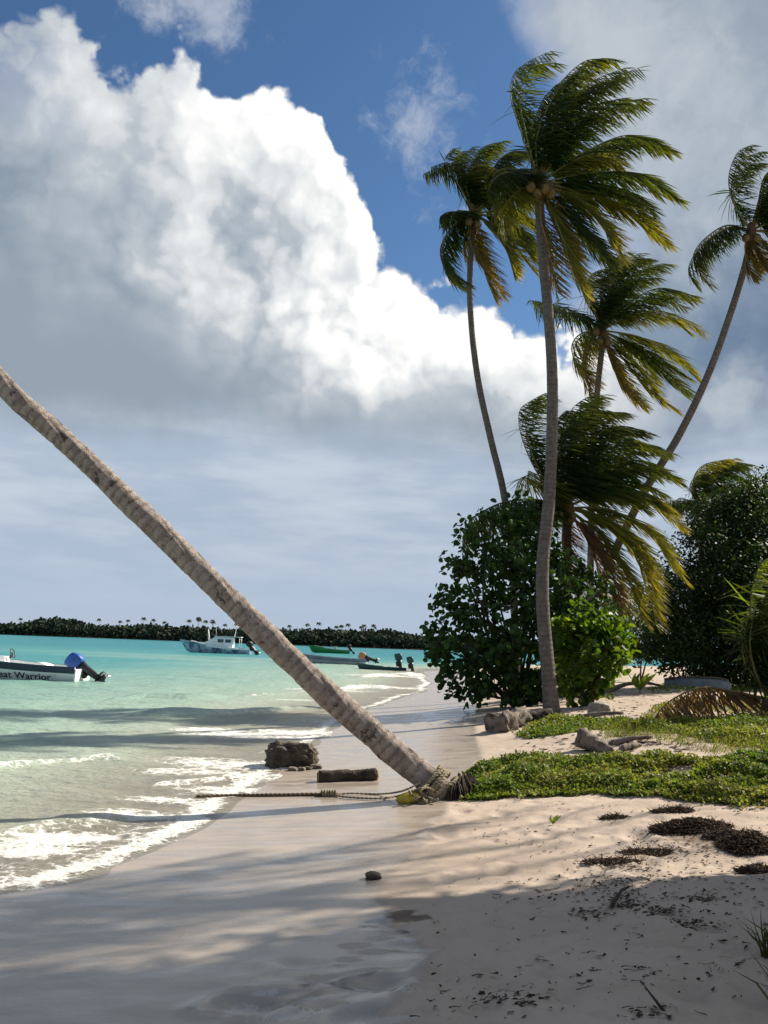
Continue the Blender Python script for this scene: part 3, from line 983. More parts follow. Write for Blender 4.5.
def scatter_leaves(name, pos, out_dir, length, width, cols, mat, parent, jitter=.9, up=.35, fold=.18, hexa=False):
    """one small leaf face per position; orientation from out_dir plus jitter"""
    n_ = len(pos)
    nrm = unit(out_dir * .55 + np.array([0, 0, up]) + RNG.normal(0, jitter * .6, (n_, 3)))
    d = unit(RNG.normal(0, 1, (n_, 3)) + out_dir * .6)
    d = unit(d - nrm * (d * nrm).sum(1, keepdims=True))
    s = np.cross(nrm, d)
    L = (length * RNG.uniform(.7, 1.25, n_))[:, None]; Wd = (width * RNG.uniform(.75, 1.2, n_))[:, None]
    cb = RNG.uniform(.8, 1.25, n_)
    c = (np.array(cols) if len(cols) == n_ else np.array(cols)[RNG.integers(0, len(cols), n_)]) * cb[:, None]
    if hexa:                                # rounder leaf: two quads folded on the midrib
        v = [pos, pos + d * L * .25 + s * Wd * .46 + nrm * Wd * fold, pos + d * L * .72 + s * Wd * .44 + nrm * Wd * fold, pos + d * L,
             pos + d * L * .72 - s * Wd * .44 + nrm * Wd * fold, pos + d * L * .25 - s * Wd * .46 + nrm * Wd * fold]
        V = np.stack(v, 1).reshape(-1, 3); b = np.arange(n_) * 6
        q = np.concatenate([np.stack([b, b + 1, b + 2, b + 3], 1), np.stack([b, b + 3, b + 4, b + 5], 1)])
        cols4 = np.repeat(c, 6, 0)
    else:
        v = [pos, pos + d * L * .5 + s * Wd * .5, pos + d * L, pos + d * L * .5 - s * Wd * .5]
        V = np.stack(v, 1).reshape(-1, 3); b = np.arange(n_) * 4
        q = np.stack([b, b + 1, b + 2, b + 3], 1); cols4 = np.repeat(c, 4, 0)
    me = mesh_arrays(name, V, q, cols=cols4)
    return link(name, me, mat, parent, smooth=False)


def clump_points(blobs, nclump, per, spread, shell=.45):
    """leaf positions: clumps spread through ellipsoids, each clump a small gaussian"""
    vol = np.array([r[0] * r[1] * r[2] for _, r in blobs]) ** .8; vol /= vol.sum()
    P_, O_ = [], []
    for (c, r), w in zip(blobs, vol):
        k = max(3, int(nclump * w))
        u = unit(RNG.normal(0, 1, (k, 3))); rad = (shell + (1 - shell) * RNG.random(k) ** .6)[:, None]
        cc = np.asarray(c) + u * rad * np.asarray(r)
        pp = np.repeat(cc, per, 0) + np.clip(RNG.normal(0, 1, (k * per, 3)), -1.5, 1.5) * spread * RNG.uniform(.6, 1.3, (k * per, 1))
        P_.append(pp); O_.append(np.repeat(u, per, 0))
    return np.vstack(P_), np.vstack(O_)


def tree(name, label, cat, base, blobs, nclump, per, spread, leaf, cols, trunk_r, group=None, hexa=False, mat='leaf', jitter=.9):
    base = np.asarray(base, float)
    root = empty(name, base, label, cat, group)
    tips = [(np.asarray(c) + RNG.normal(0, .1, 3), trunk_r * (.55 + .45 * RNG.random())) for c, r in blobs]
    limb_mesh(base, tips, trunk_r).build('trunk', M['wood'], root)
    pos, od = clump_points(blobs, nclump, per, spread)
    ok = pos[:, 2] > gz(pos[:, 0], pos[:, 1], False) + .04
    scatter_leaves('crown', pos[ok], od[ok], leaf[0], leaf[1], cols, M[mat], root, jitter, hexa=hexa)
    return root
# ------------------------------------------------------------------ the palms
PG = 'wind blown coconut palms behind the beach'
g = G(553, 713)
palm('tallest coconut palm with curved grey trunk rising from green ground cover', g, [(548, 670), (543, 610), (543, 560), (549, 500), (552, 430), (552, 370), (548, 310), (543, 262), (540, 215), (539, 186)], g[1], 20.0, (540, 182), [
    ('green', [(538, 182), (522, 130), (513, 95), (520, 68), (550, 51)]),
    ('green', [(540, 180), (546, 130), (558, 88), (583, 62), (606, 59)]),
    ('dark', [(541, 180), (560, 122), (590, 88), (638, 68)]),
    ('green', [(542, 180), (566, 135), (600, 108), (644, 98)]),
    ('dark', [(539, 182), (532, 140), (545, 100), (566, 76)]),
    ('green', [(543, 181), (585, 152), (630, 135), (672, 150)]),
    ('yellow', [(543, 181), (572, 160), (600, 150), (622, 165)]),
    ('green', [(544, 183), (590, 173), (640, 174), (678, 199)]),
    ('green', [(544, 184), (588, 184), (625, 196), (655, 222)]),
    ('yellow', [(544, 185), (590, 194), (632, 213), (668, 243)]),
    ('yellow', [(543, 187), (575, 200), (605, 225), (625, 258)]),
    ('dark', [(542, 187), (565, 210), (590, 240), (612, 262)]),
    ('yellow', [(541, 188), (553, 215), (566, 250), (586, 300)]),
    ('brown', [(539, 189), (541, 220), (549, 250), (556, 292)]),
    ('brown', [(540, 189), (550, 215), (562, 238), (574, 272)]),
    ('yellow', [(537, 185), (520, 190), (505, 205), (500, 225)]),
    ('dark', [(537, 183), (515, 170), (500, 172), (489, 190)]),
], .165, .115, PG, leaf_len=.80, nuts=[(531, 187, -.35), (545, 189, -.35), (537, 194, -.3), (551, 194, -.25), (557, 186, .1), (527, 195, .1)])

b2 = np.array([P(518, 690, 25.5)[0], 25.5, 0]); b2[2] = gz(b2[0], b2[1])
palm('slender coconut palm leaning left, its crown left of the tallest crown', b2, [(512, 560), (504, 495), (491, 440), (478, 380), (471, 320), (470, 270), (474, 215)], 25.5, 25.5, (474, 213), [
    ('dark', [(473, 210), (461, 180), (456, 163), (472, 147)]),
    ('green', [(474, 209), (470, 172), (482, 150), (503, 141)]),
    ('dark', [(475, 210), (492, 170), (510, 152), (532, 152)]),
    ('dark', [(472, 209), (461, 178), (449, 163), (431, 167)]),
    ('yellow', [(474, 209), (466, 188), (474, 172), (492, 176)]),
    ('green', [(476, 210), (500, 190), (520, 178), (545, 182)]),
    ('dark', [(470, 214), (458, 212), (449, 213), (441, 219)]),
    ('dark', [(471, 216), (453, 226), (442, 248), (449, 270), (467, 283)]),
    ('brown', [(475, 218), (480, 245), (490, 270), (503, 294)]),
    ('yellow', [(476, 217), (492, 228), (506, 250), (514, 275)]),
    ('green', [(477, 215), (500, 220), (522, 236), (546, 264)]),
    ('yellow', [(477, 214), (503, 210), (525, 218), (545, 238)]),
    ('yellow', [(477, 216), (495, 228), (515, 246), (535, 270)]),
    ('brown', [(473, 218), (470, 235), (474, 252), (484, 266)]),
], .125, .085, PG, leaf_len=.78, nleaf=40, nuts=[(469, 222, -.3), (478, 224, -.3)], swing=1.0)

b3 = np.array([P(575, 690, 27.0)[0], 27.0, 0]); b3[2] = gz(b3[0], b3[1])
palm('coconut palm leaning right with its crown at the right edge of the sky', b3, [(600, 590), (640, 500), (678, 437), (708, 375), (731, 312), (746, 262), (751, 232)], 27.0, 25.0, (751, 230), [
    ('dark', [(748, 228), (735, 205), (732, 182), (742, 160), (763, 151)]),
    ('dark', [(752, 226), (759, 200), (766, 175), (790, 158)]),
    ('dark', [(746, 229), (727, 228), (705, 246), (697, 265), (710, 285)]),
    ('brown', [(752, 235), (757, 255), (768, 272), (786, 285)]),
    ('green', [(755, 229), (775, 222), (800, 234), (830, 262)]),
    ('dark', [(754, 226), (778, 203), (806, 200), (840, 216)]),
    ('yellow', [(754, 232), (770, 245), (792, 258), (818, 292)]),
    ('dark', [(753, 226), (768, 190), (790, 175), (826, 178)]),
    ('green', [(754, 231), (785, 235), (812, 252), (835, 285)]),
    ('brown', [(750, 234), (745, 245), (747, 262), (752, 276)]),
    ('dark', [(753, 228), (764, 212), (780, 205), (800, 212)]),
], .15, .10, PG, leaf_len=.72, nleaf=44, nuts=[(757, 238, -.2), (746, 238, -.1)])

b4 = np.array([P(588, 690, 29.5)[0], 29.5, 0]); b4[2] = gz(b4[0], b4[1])
palm('coconut palm with wind swept crown in front of the cloud right of the tallest trunk', b4, [(590, 600), (592, 500), (594, 440), (598, 385), (603, 340)], 29.5, 28.5, (603, 331), [
    ('dark', [(598, 326), (575, 312), (552, 304), (530, 300)]),
    ('dark', [(600, 324), (590, 300), (590, 284), (607, 276)]),
    ('green', [(602, 323), (604, 290), (615, 266), (640, 253)]),
    ('green', [(603, 323), (615, 292), (638, 272), (668, 264)]),
    ('dark', [(602, 323), (610, 285), (625, 262), (650, 258)]),
    ('green', [(604, 323), (630, 302), (660, 288), (695, 296)]),
    ('yellow', [(605, 326), (635, 313), (670, 313), (704, 333)]),
    ('yellow', [(605, 330), (640, 338), (672, 354), (698, 380)]),
    ('green', [(605, 332), (638, 350), (665, 372), (690, 392)]),
    ('yellow', [(604, 334), (622, 358), (645, 386), (676, 411)]),
    ('brown', [(602, 335), (612, 363), (625, 388), (642, 406)]),
    ('yellow', [(603, 334), (620, 350), (640, 370), (660, 402)]),
    ('yellow', [(599, 330), (582, 336), (574, 352), (582, 372), (598, 382)]),
    ('brown', [(599, 332), (588, 345), (584, 365), (590, 396)]),
], .14, .10, PG, leaf_len=.85, nleaf=40, nuts=[(596, 332, -.3), (600, 341, -.3), (608, 342, -.2)])

b5 = np.array([P(566, 690, 25.5)[0], 25.5, 0]); b5[2] = gz(b5[0], b5[1])
palm('short bushy coconut palm rising out of the round leaved shrub', b5, [(566, 620), (567, 560), (567, 512)], 25.5, 25.0, (567, 506), [
    ('dark', [(563, 505), (541, 475), (527, 438), (528, 412), (550, 397)]),
    ('dark', [(565, 502), (560, 452), (573, 415), (601, 395)]),
    ('dark', [(566, 502), (572, 445), (590, 415), (625, 412)]),
    ('dark', [(567, 502), (585, 455), (608, 428), (645, 432)]),
    ('green', [(568, 503), (600, 462), (630, 442), (668, 452)]),
    ('green', [(568, 503), (600, 472), (640, 460), (674, 477)]),
    ('yellow', [(568, 506), (605, 494), (645, 498), (682, 526)]),
    ('yellow', [(568, 508), (610, 510), (650, 532), (682, 578)]),
    ('yellow', [(567, 510), (605, 522), (640, 556), (656, 625)]),
    ('yellow', [(566, 512), (595, 530), (622, 568), (643, 620)]),
    ('yellow', [(567, 511), (600, 520), (632, 548), (650, 600)]),
    ('green', [(561, 506), (530, 499), (495, 505), (468, 524), (463, 546)]),
    ('yellow', [(562, 504), (535, 482), (521, 478), (516, 491)]),
    ('yellow', [(566, 510), (590, 512), (620, 528), (645, 562)]),
    ('dry', [(564, 512), (562, 540), (566, 565), (574, 592)]),
    ('dry', [(567, 513), (590, 540), (605, 570), (615, 605)]),
    ('dark', [(564, 504), (550, 470), (548, 435), (566, 410)]),
    ('green', [(566, 504), (590, 488), (625, 486), (662, 506)]),
    ('dark', [(562, 507), (540, 508), (518, 515), (500, 532)]),
], .17, .13, PG, leaf_len=.95, nleaf=48, nuts=[(560, 516, -.35), (572, 518, -.35)], trunk_seg=60)

b6 = np.array([P(706, 668, 38.0)[0], 38.0, 0]); b6[2] = gz(b6[0], b6[1])
palm('small coconut palm half hidden behind the dense dark tree', b6, [(703, 600), (701, 540), (700, 505)], 38.0, 38.0, (700, 501), [
    ('yellow', [(699, 500), (693, 482), (703, 466), (737, 458)]),
    ('green', [(701, 500), (714, 480), (730, 473), (757, 488)]),
    ('dark', [(700, 500), (718, 488), (742, 490), (764, 494)]),
    ('dark', [(701, 500), (709, 472), (724, 463), (744, 466)]),
    ('green', [(699, 500), (690, 490), (694, 478), (708, 474)]),
    ('dark', [(698, 502), (688, 500), (680, 498), (672, 503)]),
    ('yellow', [(700, 503), (704, 515), (712, 525), (722, 535)]),
    ('green', [(701, 503), (718, 505), (735, 515), (748, 530)]),
], .15, .11, PG, leaf_len=.85, nleaf=36, trunk_seg=60)

gy_ = G(768, 716)
root = palm('young coconut palm at the right edge beside the grass with one fallen brown frond', gy_, [(769, 706), (769, 698)], gy_[1], gy_[1], (769, 697), [
    ('fresh', [(768, 694), (754, 640), (751, 600), (760, 566), (778, 553)]),
    ('green', [(768, 694), (760, 640), (768, 590), (795, 570)]),
    ('dark', [(767, 695), (752, 665), (742, 640), (745, 612)]),
    ('dark', [(770, 694), (788, 640), (815, 610), (850, 615)]),
    ('green', [(770, 695), (795, 660), (830, 650), (860, 670)]),
    ('dry', [(766, 703), (735, 692), (700, 688), (667, 703), (648, 728)]),
    ('fresh', [(769, 694), (772, 640), (782, 600), (808, 585)]),
    ('dark', [(767, 696), (755, 670), (750, 640), (757, 600)]),
], .13, .11, None, leaf_len=.62, nleaf=42, trunk_seg=24, husk=False, swing=.9)

# ------------------------------------------------------------------ the leaning palm in front
gb = G(447, 797)
TB = gb[1]
lp = empty('leaning_palm', gb, 'leaning palm with weathered grey trunk slanting out over the beach from its roped base', 'palm tree')
cl = [gb + [.14, .10, -.18], P(430, 782, TB), P(400, 757, TB - .02), P(350, 714, TB - .05), P(285, 654, TB - .1), P(215, 586, TB - .15), P(140, 512, TB - .2), P(65, 441, TB - .25), P(0, 381, TB - .3)]
cl += [cl[-1] + np.array([-1.5, -.05, 1.6]), cl[-1] + np.array([-3.0, -.1, 3.6]), cl[-1] + np.array([-5.8, -.1, 7.4])]
make_trunk('trunk', cl, .158, .078, lp, M['bark_near'], nseg=620, nside=44, flare=.16, ring=9.5, rough=.020, lumps=.13)
mb = MB()                                   # dark strands added to stand in for shade at the trunk's foot
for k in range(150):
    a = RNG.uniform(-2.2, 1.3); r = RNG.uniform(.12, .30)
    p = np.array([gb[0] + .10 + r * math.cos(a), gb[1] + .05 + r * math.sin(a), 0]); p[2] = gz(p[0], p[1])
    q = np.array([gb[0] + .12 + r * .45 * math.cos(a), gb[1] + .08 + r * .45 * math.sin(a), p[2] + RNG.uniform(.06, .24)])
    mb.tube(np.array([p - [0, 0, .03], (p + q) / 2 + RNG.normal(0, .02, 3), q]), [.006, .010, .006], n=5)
mb.build('foot_shade_strands', M['log'], lp)
top = cl[-1]
ellipsoid('crown_shaft', top, (.25, .25, .45), M['husk'], lp, 10, 6, .1)
for k in range(15):
    a = k * 2.4; e = .9 - .12 * k
    d = np.array([math.cos(a), math.sin(a) * .9, e])
    pth = [top, top + d * 1.1 + WIND * .2, top + d * 2.0 + WIND * .8 - [0, 0, .3 + .03 * k], top + d * 2.4 + WIND * 1.7 - [0, 0, .9 + .08 * k]]
    make_frond(pth, ('green', 'dark', 'yellow')[k % 3], lp, .8, 40)

# ------------------------------------------------------------------ broad leaved shrubs and trees
def blob(px, py, Y, rpx, ry=None, squash=1.0):
    c = P(px, py, Y); s = Y / F
    return (c, (rpx * s, (ry or rpx) * s, rpx * s * squash))


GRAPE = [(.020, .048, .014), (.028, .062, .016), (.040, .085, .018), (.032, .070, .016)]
GRAPE_SUNLIT = [(.040, .085, .012), (.062, .115, .014), (.095, .14, .018), (.045, .085, .012)]  # lit version of the shrub leaf: sunlight put into brighter greens
bs = G(520, 706)
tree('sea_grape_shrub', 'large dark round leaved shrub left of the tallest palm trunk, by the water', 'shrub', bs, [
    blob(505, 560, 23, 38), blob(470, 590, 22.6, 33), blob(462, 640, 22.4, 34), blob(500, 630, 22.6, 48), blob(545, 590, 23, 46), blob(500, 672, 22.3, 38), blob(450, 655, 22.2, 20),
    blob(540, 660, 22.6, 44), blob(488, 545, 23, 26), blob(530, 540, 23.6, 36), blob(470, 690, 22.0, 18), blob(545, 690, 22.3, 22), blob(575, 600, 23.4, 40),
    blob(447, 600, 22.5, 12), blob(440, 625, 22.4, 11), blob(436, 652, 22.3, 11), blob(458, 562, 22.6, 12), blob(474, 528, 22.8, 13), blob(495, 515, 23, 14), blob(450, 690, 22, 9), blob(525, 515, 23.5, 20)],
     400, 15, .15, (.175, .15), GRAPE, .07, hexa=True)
bs2 = G(590, 706)
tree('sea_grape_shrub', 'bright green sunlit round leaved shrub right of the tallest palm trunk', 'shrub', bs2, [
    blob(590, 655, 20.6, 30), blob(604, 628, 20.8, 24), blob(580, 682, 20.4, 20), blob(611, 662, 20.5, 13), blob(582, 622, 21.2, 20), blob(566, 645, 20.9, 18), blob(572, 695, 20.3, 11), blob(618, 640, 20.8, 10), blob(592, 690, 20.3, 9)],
     120, 15, .16, (.18, .145), GRAPE_SUNLIT, .05, hexa=True, mat='leaf_sunlit')
DK = [(.014, .030, .010), (.020, .040, .012), (.030, .055, .012), (.040, .070, .014)]
bd = np.array([P(712, 690, 28.5)[0], 28.5, 0]); bd[2] = gz(bd[0], bd[1])
tree('dense_tree', 'dense dark green tree filling the right side behind the young palm', 'tree', bd, [
    blob(735, 520, 29.5, 40), blob(770, 530, 30.5, 50), blob(700, 555, 28.5, 32), blob(690, 600, 28.0, 40), blob(735, 590, 28.5, 55), blob(675, 640, 27.7, 34), blob(720, 640, 27.9, 50), blob(770, 600, 29.5, 60),
    blob(770, 650, 28.5, 50), blob(705, 525, 29.5, 20), blob(760, 500, 30.5, 26)], 1700, 44, .25, (.135, .08), DK, .13)
bd2 = np.array([18.5, 31.0, 0]); bd2[2] = gz(bd2[0], bd2[1])
tree('dense_tree', 'dark broad tree just beyond the right edge of the view', 'tree', bd2, [
    (bd2 + [0, 0, 3.4], (2.6, 2.4, 1.9)), (bd2 + [1.5, 1, 4.6], (2.2, 2.2, 1.6)), (bd2 + [-1.5, .5, 2.2], (1.8, 1.8, 1.5)), (bd2 + [1.8, -.5, 2.0], (2.0, 2.0, 1.7))], 1000, 34, .26, (.17, .10), DK, .14)
for (tx, ty, sc_, lab) in [(16.0, 23.0, 1.0, 'bushy green tree on the sand bank well right of the view'), (24.0, 36.0, 1.5, 'large dark tree far back on the right of the sand bank'), (34.0, 52.0, 1.7, 'farthest broad tree on the right side of the point')]:
    b_ = np.array([tx, ty, gz(tx, ty)])
    tree('dense_tree', lab, 'tree', b_, [(b_ + np.array(c) * sc_, tuple(np.array(r) * sc_)) for c, r in [((0, 0, 2.6), (1.9, 1.8, 1.4)), ((1.6, .6, 3.3), (1.7, 1.7, 1.3)), ((-1.4, .4, 1.8), (1.5, 1.5, 1.3)), ((1.2, -.9, 1.6), (1.7, 1.5, 1.3))]], 420, 30, .26 * sc_, (.17 * sc_, .10 * sc_), DK, .13)
bk = G(626, 664)
tree('background_shrub', 'pale green shrub far back in the gap between the two dark trees', 'shrub', [bk[0], 46, gz(bk[0], 46)], [
    blob(628, 618, 46, 15), blob(640, 600, 47, 18), blob(615, 600, 47, 16), blob(650, 628, 46, 14), blob(608, 630, 46, 12)], 160, 16, .3, (.24, .15), [(.05, .08, .03), (.08, .11, .04), (.12, .13, .05)], .08)
tree('background_shrub', 'low dark shrub at the foot of the gap between the trees', 'shrub', [P(640, 660, 34)[0], 34, gz(P(640, 660, 34)[0], 34)], [
    blob(640, 648, 34, 12), blob(655, 640, 34, 14)], 60, 16, .22, (.2, .12), DK, .06)

# trees on the shore side to the right of the camera; their crowns shade the sand in front
SH = [(.03, .06, .015), (.04, .08, .018), (.055, .095, .02)]
KX, KY = SUN[0] / SUN[2], SUN[1] / SUN[2]


def over(tx, ty, h):
    """the place at height h whose shadow falls on (tx, ty)"""
    return np.array([tx + KX * h, ty + KY * h, h + .3])


for (bx, by, lab, bl) in [
    (7.2, 7.4, 'broad shade tree on the sand right of the camera', [(over(3.0, 4.7, 3.4), (1.6, 1.3, .8)), (over(1.7, 4.5, 4.2), (1.6, 1.3, .8)), (over(2.5, 5.3, 3.8), (1.2, .8, .5)), (over(3.9, 5.6, 3.0), (.9, .7, .5)), (over(2.6, 3.4, 4.0), (1.6, 1.3, .9)),
        (over(.25, 4.9, 5.0), (.6, .45, .25)), (over(.95, 5.45, 4.6), (.6, .4, .25)), (over(1.7, 5.85, 4.3), (.65, .4, .25)), (over(2.5, 6.0, 4.0), (.65, .4, .25)), (over(3.3, 6.1, 3.6), (.65, .4, .25))]),
    (9.4, 8.2, 'tall spreading shade tree behind the broad one', [(over(.7, 4.4, 6.2), (1.4, 1.1, .7)), (over(.0, 3.3, 6.4), (1.5, 1.2, .8)), (over(-1.0, 3.9, 7.2), (1.4, .9, .6)), (over(1.3, 3.2, 5.6), (1.5, 1.2, .8)), (over(1.2, 5.6, 5.8), (1.0, .6, .5))]),
    (11.2, 9.0, 'loose crowned shade tree farthest up the sand bank', [(over(-1.7, 3.7, 8.4), (1.3, .35, .4)), (over(-2.3, 3.0, 8.6), (1.1, .6, .5)), (over(-.9, 4.2, 7.8), (1.1, .3, .35))]),
]:
    tree('shade_tree', lab, 'tree', [bx, by, gz(bx, by)], bl, 560, 26, .21, (.17, .11), SH, .12)
for (C, bb, lab) in [(over(-3.1, 4.2, 8.8), (9.0, 5.2), 'coconut palm right of the view whose fronds stripe the sand with shade'), (over(-1.9, 6.15, 9.2), (10.0, 6.4), 'second coconut palm right of the view leaning inland')]:
    bb = np.array([bb[0], bb[1], gz(*bb)])
    r_ = empty('coconut_palm', bb, lab, 'palm tree', PG)
    make_trunk('trunk', [bb - [0, 0, .2], bb * .6 + C * .4 + [.2, -.5, -.6], C], .16, .11, r_, M['bark'], nseg=70)
    for k in range(15):
        a = k * 2.4; e = .95 - .12 * k
        ca, sa = math.cos(a) * 1.0, math.sin(a) * .38
        d = np.array([ca * .866 - sa * .5, ca * .5 + sa * .866, e])
        make_frond([C, C + d * 1.0 + WIND * .2, C + d * 1.9 + WIND * .7 - [0, 0, .3], C + d * 2.3 + WIND * 1.4 + [0, .5, -1.0]], ('green', 'dark', 'yellow')[k % 3], r_, .7, 36, .05)
# ------------------------------------------------------------------ ground cover, grass, litter (uncountable)
def interp_px(pts, x):
    q = np.array(pts); return np.interp(x, q[:, 0], q[:, 1])


def region_points(front_px, back_px, n_, edge=.18, seed=0):
    """random ground points between two traced edges (front = near camera). returns xy and 0..1 edge factor"""
    f = np.array([G(*p) for p in front_px]); b = np.array([G(*p) for p in back_px])
    x0 = min(f[:, 0].min(), b[:, 0].min()); x1 = max(f[:, 0].max(), b[:, 0].max())
    y0 = f[:, 1].min() - .3; y1 = b[:, 1].max() + .3
    o = np.argsort(f[:, 0]); f = f[o]; o = np.argsort(b[:, 0]); b = b[o]
    x = RNG.uniform(x0, x1, n_ * 4); y = RNG.uniform(y0, y1, n_ * 4)
    wob = .16 * fbm(x * 1.9, y * 1.9, 3, 101 + seed) + .06 * fbm(x * 8, y * 8, 2, 104 + seed)
    yf = np.interp(x, f[:, 0], f[:, 1]); yb = np.interp(x, b[:, 0], b[:, 1])
    xe0 = np.interp(y, [f[0, 1], b[0, 1]], [f[0, 0], b[0, 0]])
    d = np.minimum(np.minimum(y - yf, yb - y), (x - xe0) * 1.0) + wob
    ok = (d > 0) | (RNG.random(len(d)) < .10 * np.exp(d / .10) * (vnoise(x * 3.1, y * 3.1, 111 + seed) > .05))
    x, y, d = x[ok][:n_], y[ok][:n_], d[ok][:n_]
    return x, y, sstep(0, edge, d)


CV = [(.085, .135, .020), (.115, .165, .025), (.15, .195, .035), (.20, .225, .05), (.095, .135, .022)]
CVY = [(.19, .18, .05), (.24, .20, .08), (.13, .14, .03)]


def cover(name, front, back, n_, hmax, leaf, cols, edge, seed, gap=.0, hexa=False):
    x, y, e = region_points(front, back, n_, edge, seed)
    pn = fbm(x * 1.1, y * 1.1, 3, 201 + seed)
    k = pn > gap - .55
    x, y, e, pn = x[k], y[k], e[k], pn[k]
    h = hmax * e * (.70 + 1.1 * fbm(x * 2.3, y * 2.3, 3, 211 + seed)) 
    zr = RNG.random(len(x)) ** .55
    pos = np.stack([x, y, gz(x, y) + .012 + np.maximum(h, .02) * zr], 1)
    od = np.stack([RNG.normal(0, .5, len(x)), RNG.normal(-.25, .5, len(x)), np.full(len(x), .8)], 1)
    cols = np.array(cols); tone = fbm(x * .9, y * 1.4, 3, 231 + seed) + RNG.normal(0, .22, len(x))
    order = np.argsort(cols.sum(1)); pick = order[np.clip(((tone + .45) / .9 * len(cols)).astype(int), 0, len(cols) - 1)]
    cc = cols[pick]; dead = RNG.random(len(x)) < np.where(zr < .45, .28, .04); cc = np.where(dead[:, None], np.array([.17, .115, .055]), cc)
    me_o = scatter_leaves(name, pos, unit(od), leaf[0], leaf[1], cc, M['cover'], None, .9, .4, .15)
    return tag(me_o, kind='stuff')


cover('ground_cover', [(452, 800), (475, 801), (520, 799), (600, 795), (660, 797), (720, 806), (790, 812), (900, 822)],
      [(462, 778), (480, 768), (540, 762), (620, 762), (700, 763), (790, 760), (920, 757)], 105000, .165, (.046, .030), CV + CVY[:1], .42, 1, gap=.14)
cover('ground_cover', [(519, 738), (545, 737), (620, 730), (668, 734), (720, 744), (800, 752), (920, 757)],
      [(528, 724), (550, 721), (600, 722), (650, 722), (700, 722), (800, 722), (900, 722)], 52000, .13, (.062, .038), CV + CVY[:1], .5, 2, gap=.43)
cover('ground_cover', [(640, 722), (700, 724), (800, 726)], [(655, 706), (700, 701), (800, 699)], 16000, .14, (.06, .035), CVY + CV[:2], .4, 3, gap=.42)
cover('ground_cover', [(640, 694), (700, 692), (800, 692)], [(660, 686), (720, 682), (800, 680)], 9000, .12, (.08, .045), CV, .5, 4, gap=.35)


# runners creeping out over the sand from the front edge
def runners():
    pos, od, stems = [], [], MB()
    for k in range(44):
        px = RNG.uniform(462, 775); g = G(px, interp_px([(452, 797), (475, 798), (520, 796), (600, 792), (660, 794), (720, 803), (790, 809)], px) - 2)
        p = g[:2].copy(); a = RNG.normal(-1.57, .8); L = RNG.uniform(.12, .5); pts = []
        for i in range(int(L / .03)):
            pts.append([p[0], p[1], gz(p[0], p[1]) + .010]); a += RNG.normal(0, .22); p = p + .03 * np.array([math.cos(a), math.sin(a)])
            for _ in range(RNG.integers(1, 4)):
                pos.append([p[0] + RNG.normal(0, .012), p[1] + RNG.normal(0, .012), gz(p[0], p[1]) + RNG.uniform(.012, .05)]); od.append([RNG.normal(0, .6), RNG.normal(0, .6), .8])
        if len(pts) > 3: stems.tube(np.array(pts), .0035, n=4)
    pos = np.array(pos)
    o = scatter_leaves('creeper_runners', pos, unit(np.array(od)), .045, .028, CV + CVY, M['cover'], None, .9, .4, .15)
    tag(o, kind='stuff')
    st = stems.build('runner_stems', M['rachis_dry'], o)
runners()


def blades(name, xy, hgt, width, cols, lean=.5):
    n_ = len(xy); x, y = xy[:, 0], xy[:, 1]
    b = np.stack([x, y, gz(x, y) - .01], 1)
    d = unit(np.stack([RNG.normal(.25, lean, n_), RNG.normal(0, lean, n_), np.ones(n_)], 1))
    s = unit(np.cross(d, RNG.normal(0, 1, (n_, 3))))
    L = (hgt * RNG.uniform(.5, 1.2, n_))[:, None]; w = width * .5
    mid = b + d * L * .55; tip = mid + unit(d + np.stack([RNG.normal(.3, .4, n_), RNG.normal(0, .4, n_), np.full(n_, -.35)], 1)) * L * .5
    V = np.stack([b - s * w, b + s * w, mid + s * w * .8, mid - s * w * .8, tip + s * w * .1, tip - s * w * .1], 1).reshape(-1, 3)
    i = np.arange(n_) * 6
    q = np.concatenate([np.stack([i, i + 1, i + 2, i + 3], 1), np.stack([i + 3, i + 2, i + 4, i + 5], 1)])
    c = np.repeat(np.array(cols)[RNG.integers(0, len(cols), n_)] * RNG.uniform(.75, 1.25, (n_, 1)), 6, 0)
    return mesh_arrays(name, V, q, cols=c)


gx_, gy2, ge = region_points([(600, 740), (668, 745), (720, 755), (800, 760), (900, 764)], [(610, 725), (650, 724), (700, 724), (800, 724), (900, 724)], 9000, .3, 7)
tag(link('grass', blades('grass', np.stack([gx_, gy2], 1), .17, .009, CV + CVY), M['cover'], smooth=False), kind='stuff')

# dark tufted plant cut by the right edge of the frame
for (px, py, rr, nb, lab) in [(784, 958, .15, 300, 'dark green grass tuft on the shaded sand at the right edge'), (786, 1008, .10, 160, 'small dark grass tuft in the lower right corner of the sand')]:
    g = G(px, py); g = g + np.array([.05, 0, 0])
    a = RNG.uniform(0, 2 * math.pi, nb); r = rr * np.sqrt(RNG.random(nb))
    xy = np.stack([g[0] + r * np.cos(a), g[1] + r * np.sin(a)], 1)
    root = empty('grass_tuft', g, lab, 'grass tuft')
    link('blades', blades('blades', xy, .22, .011, [(.03, .05, .015), (.05, .075, .02), (.09, .08, .03)], .6), M['cover'], root, smooth=False)

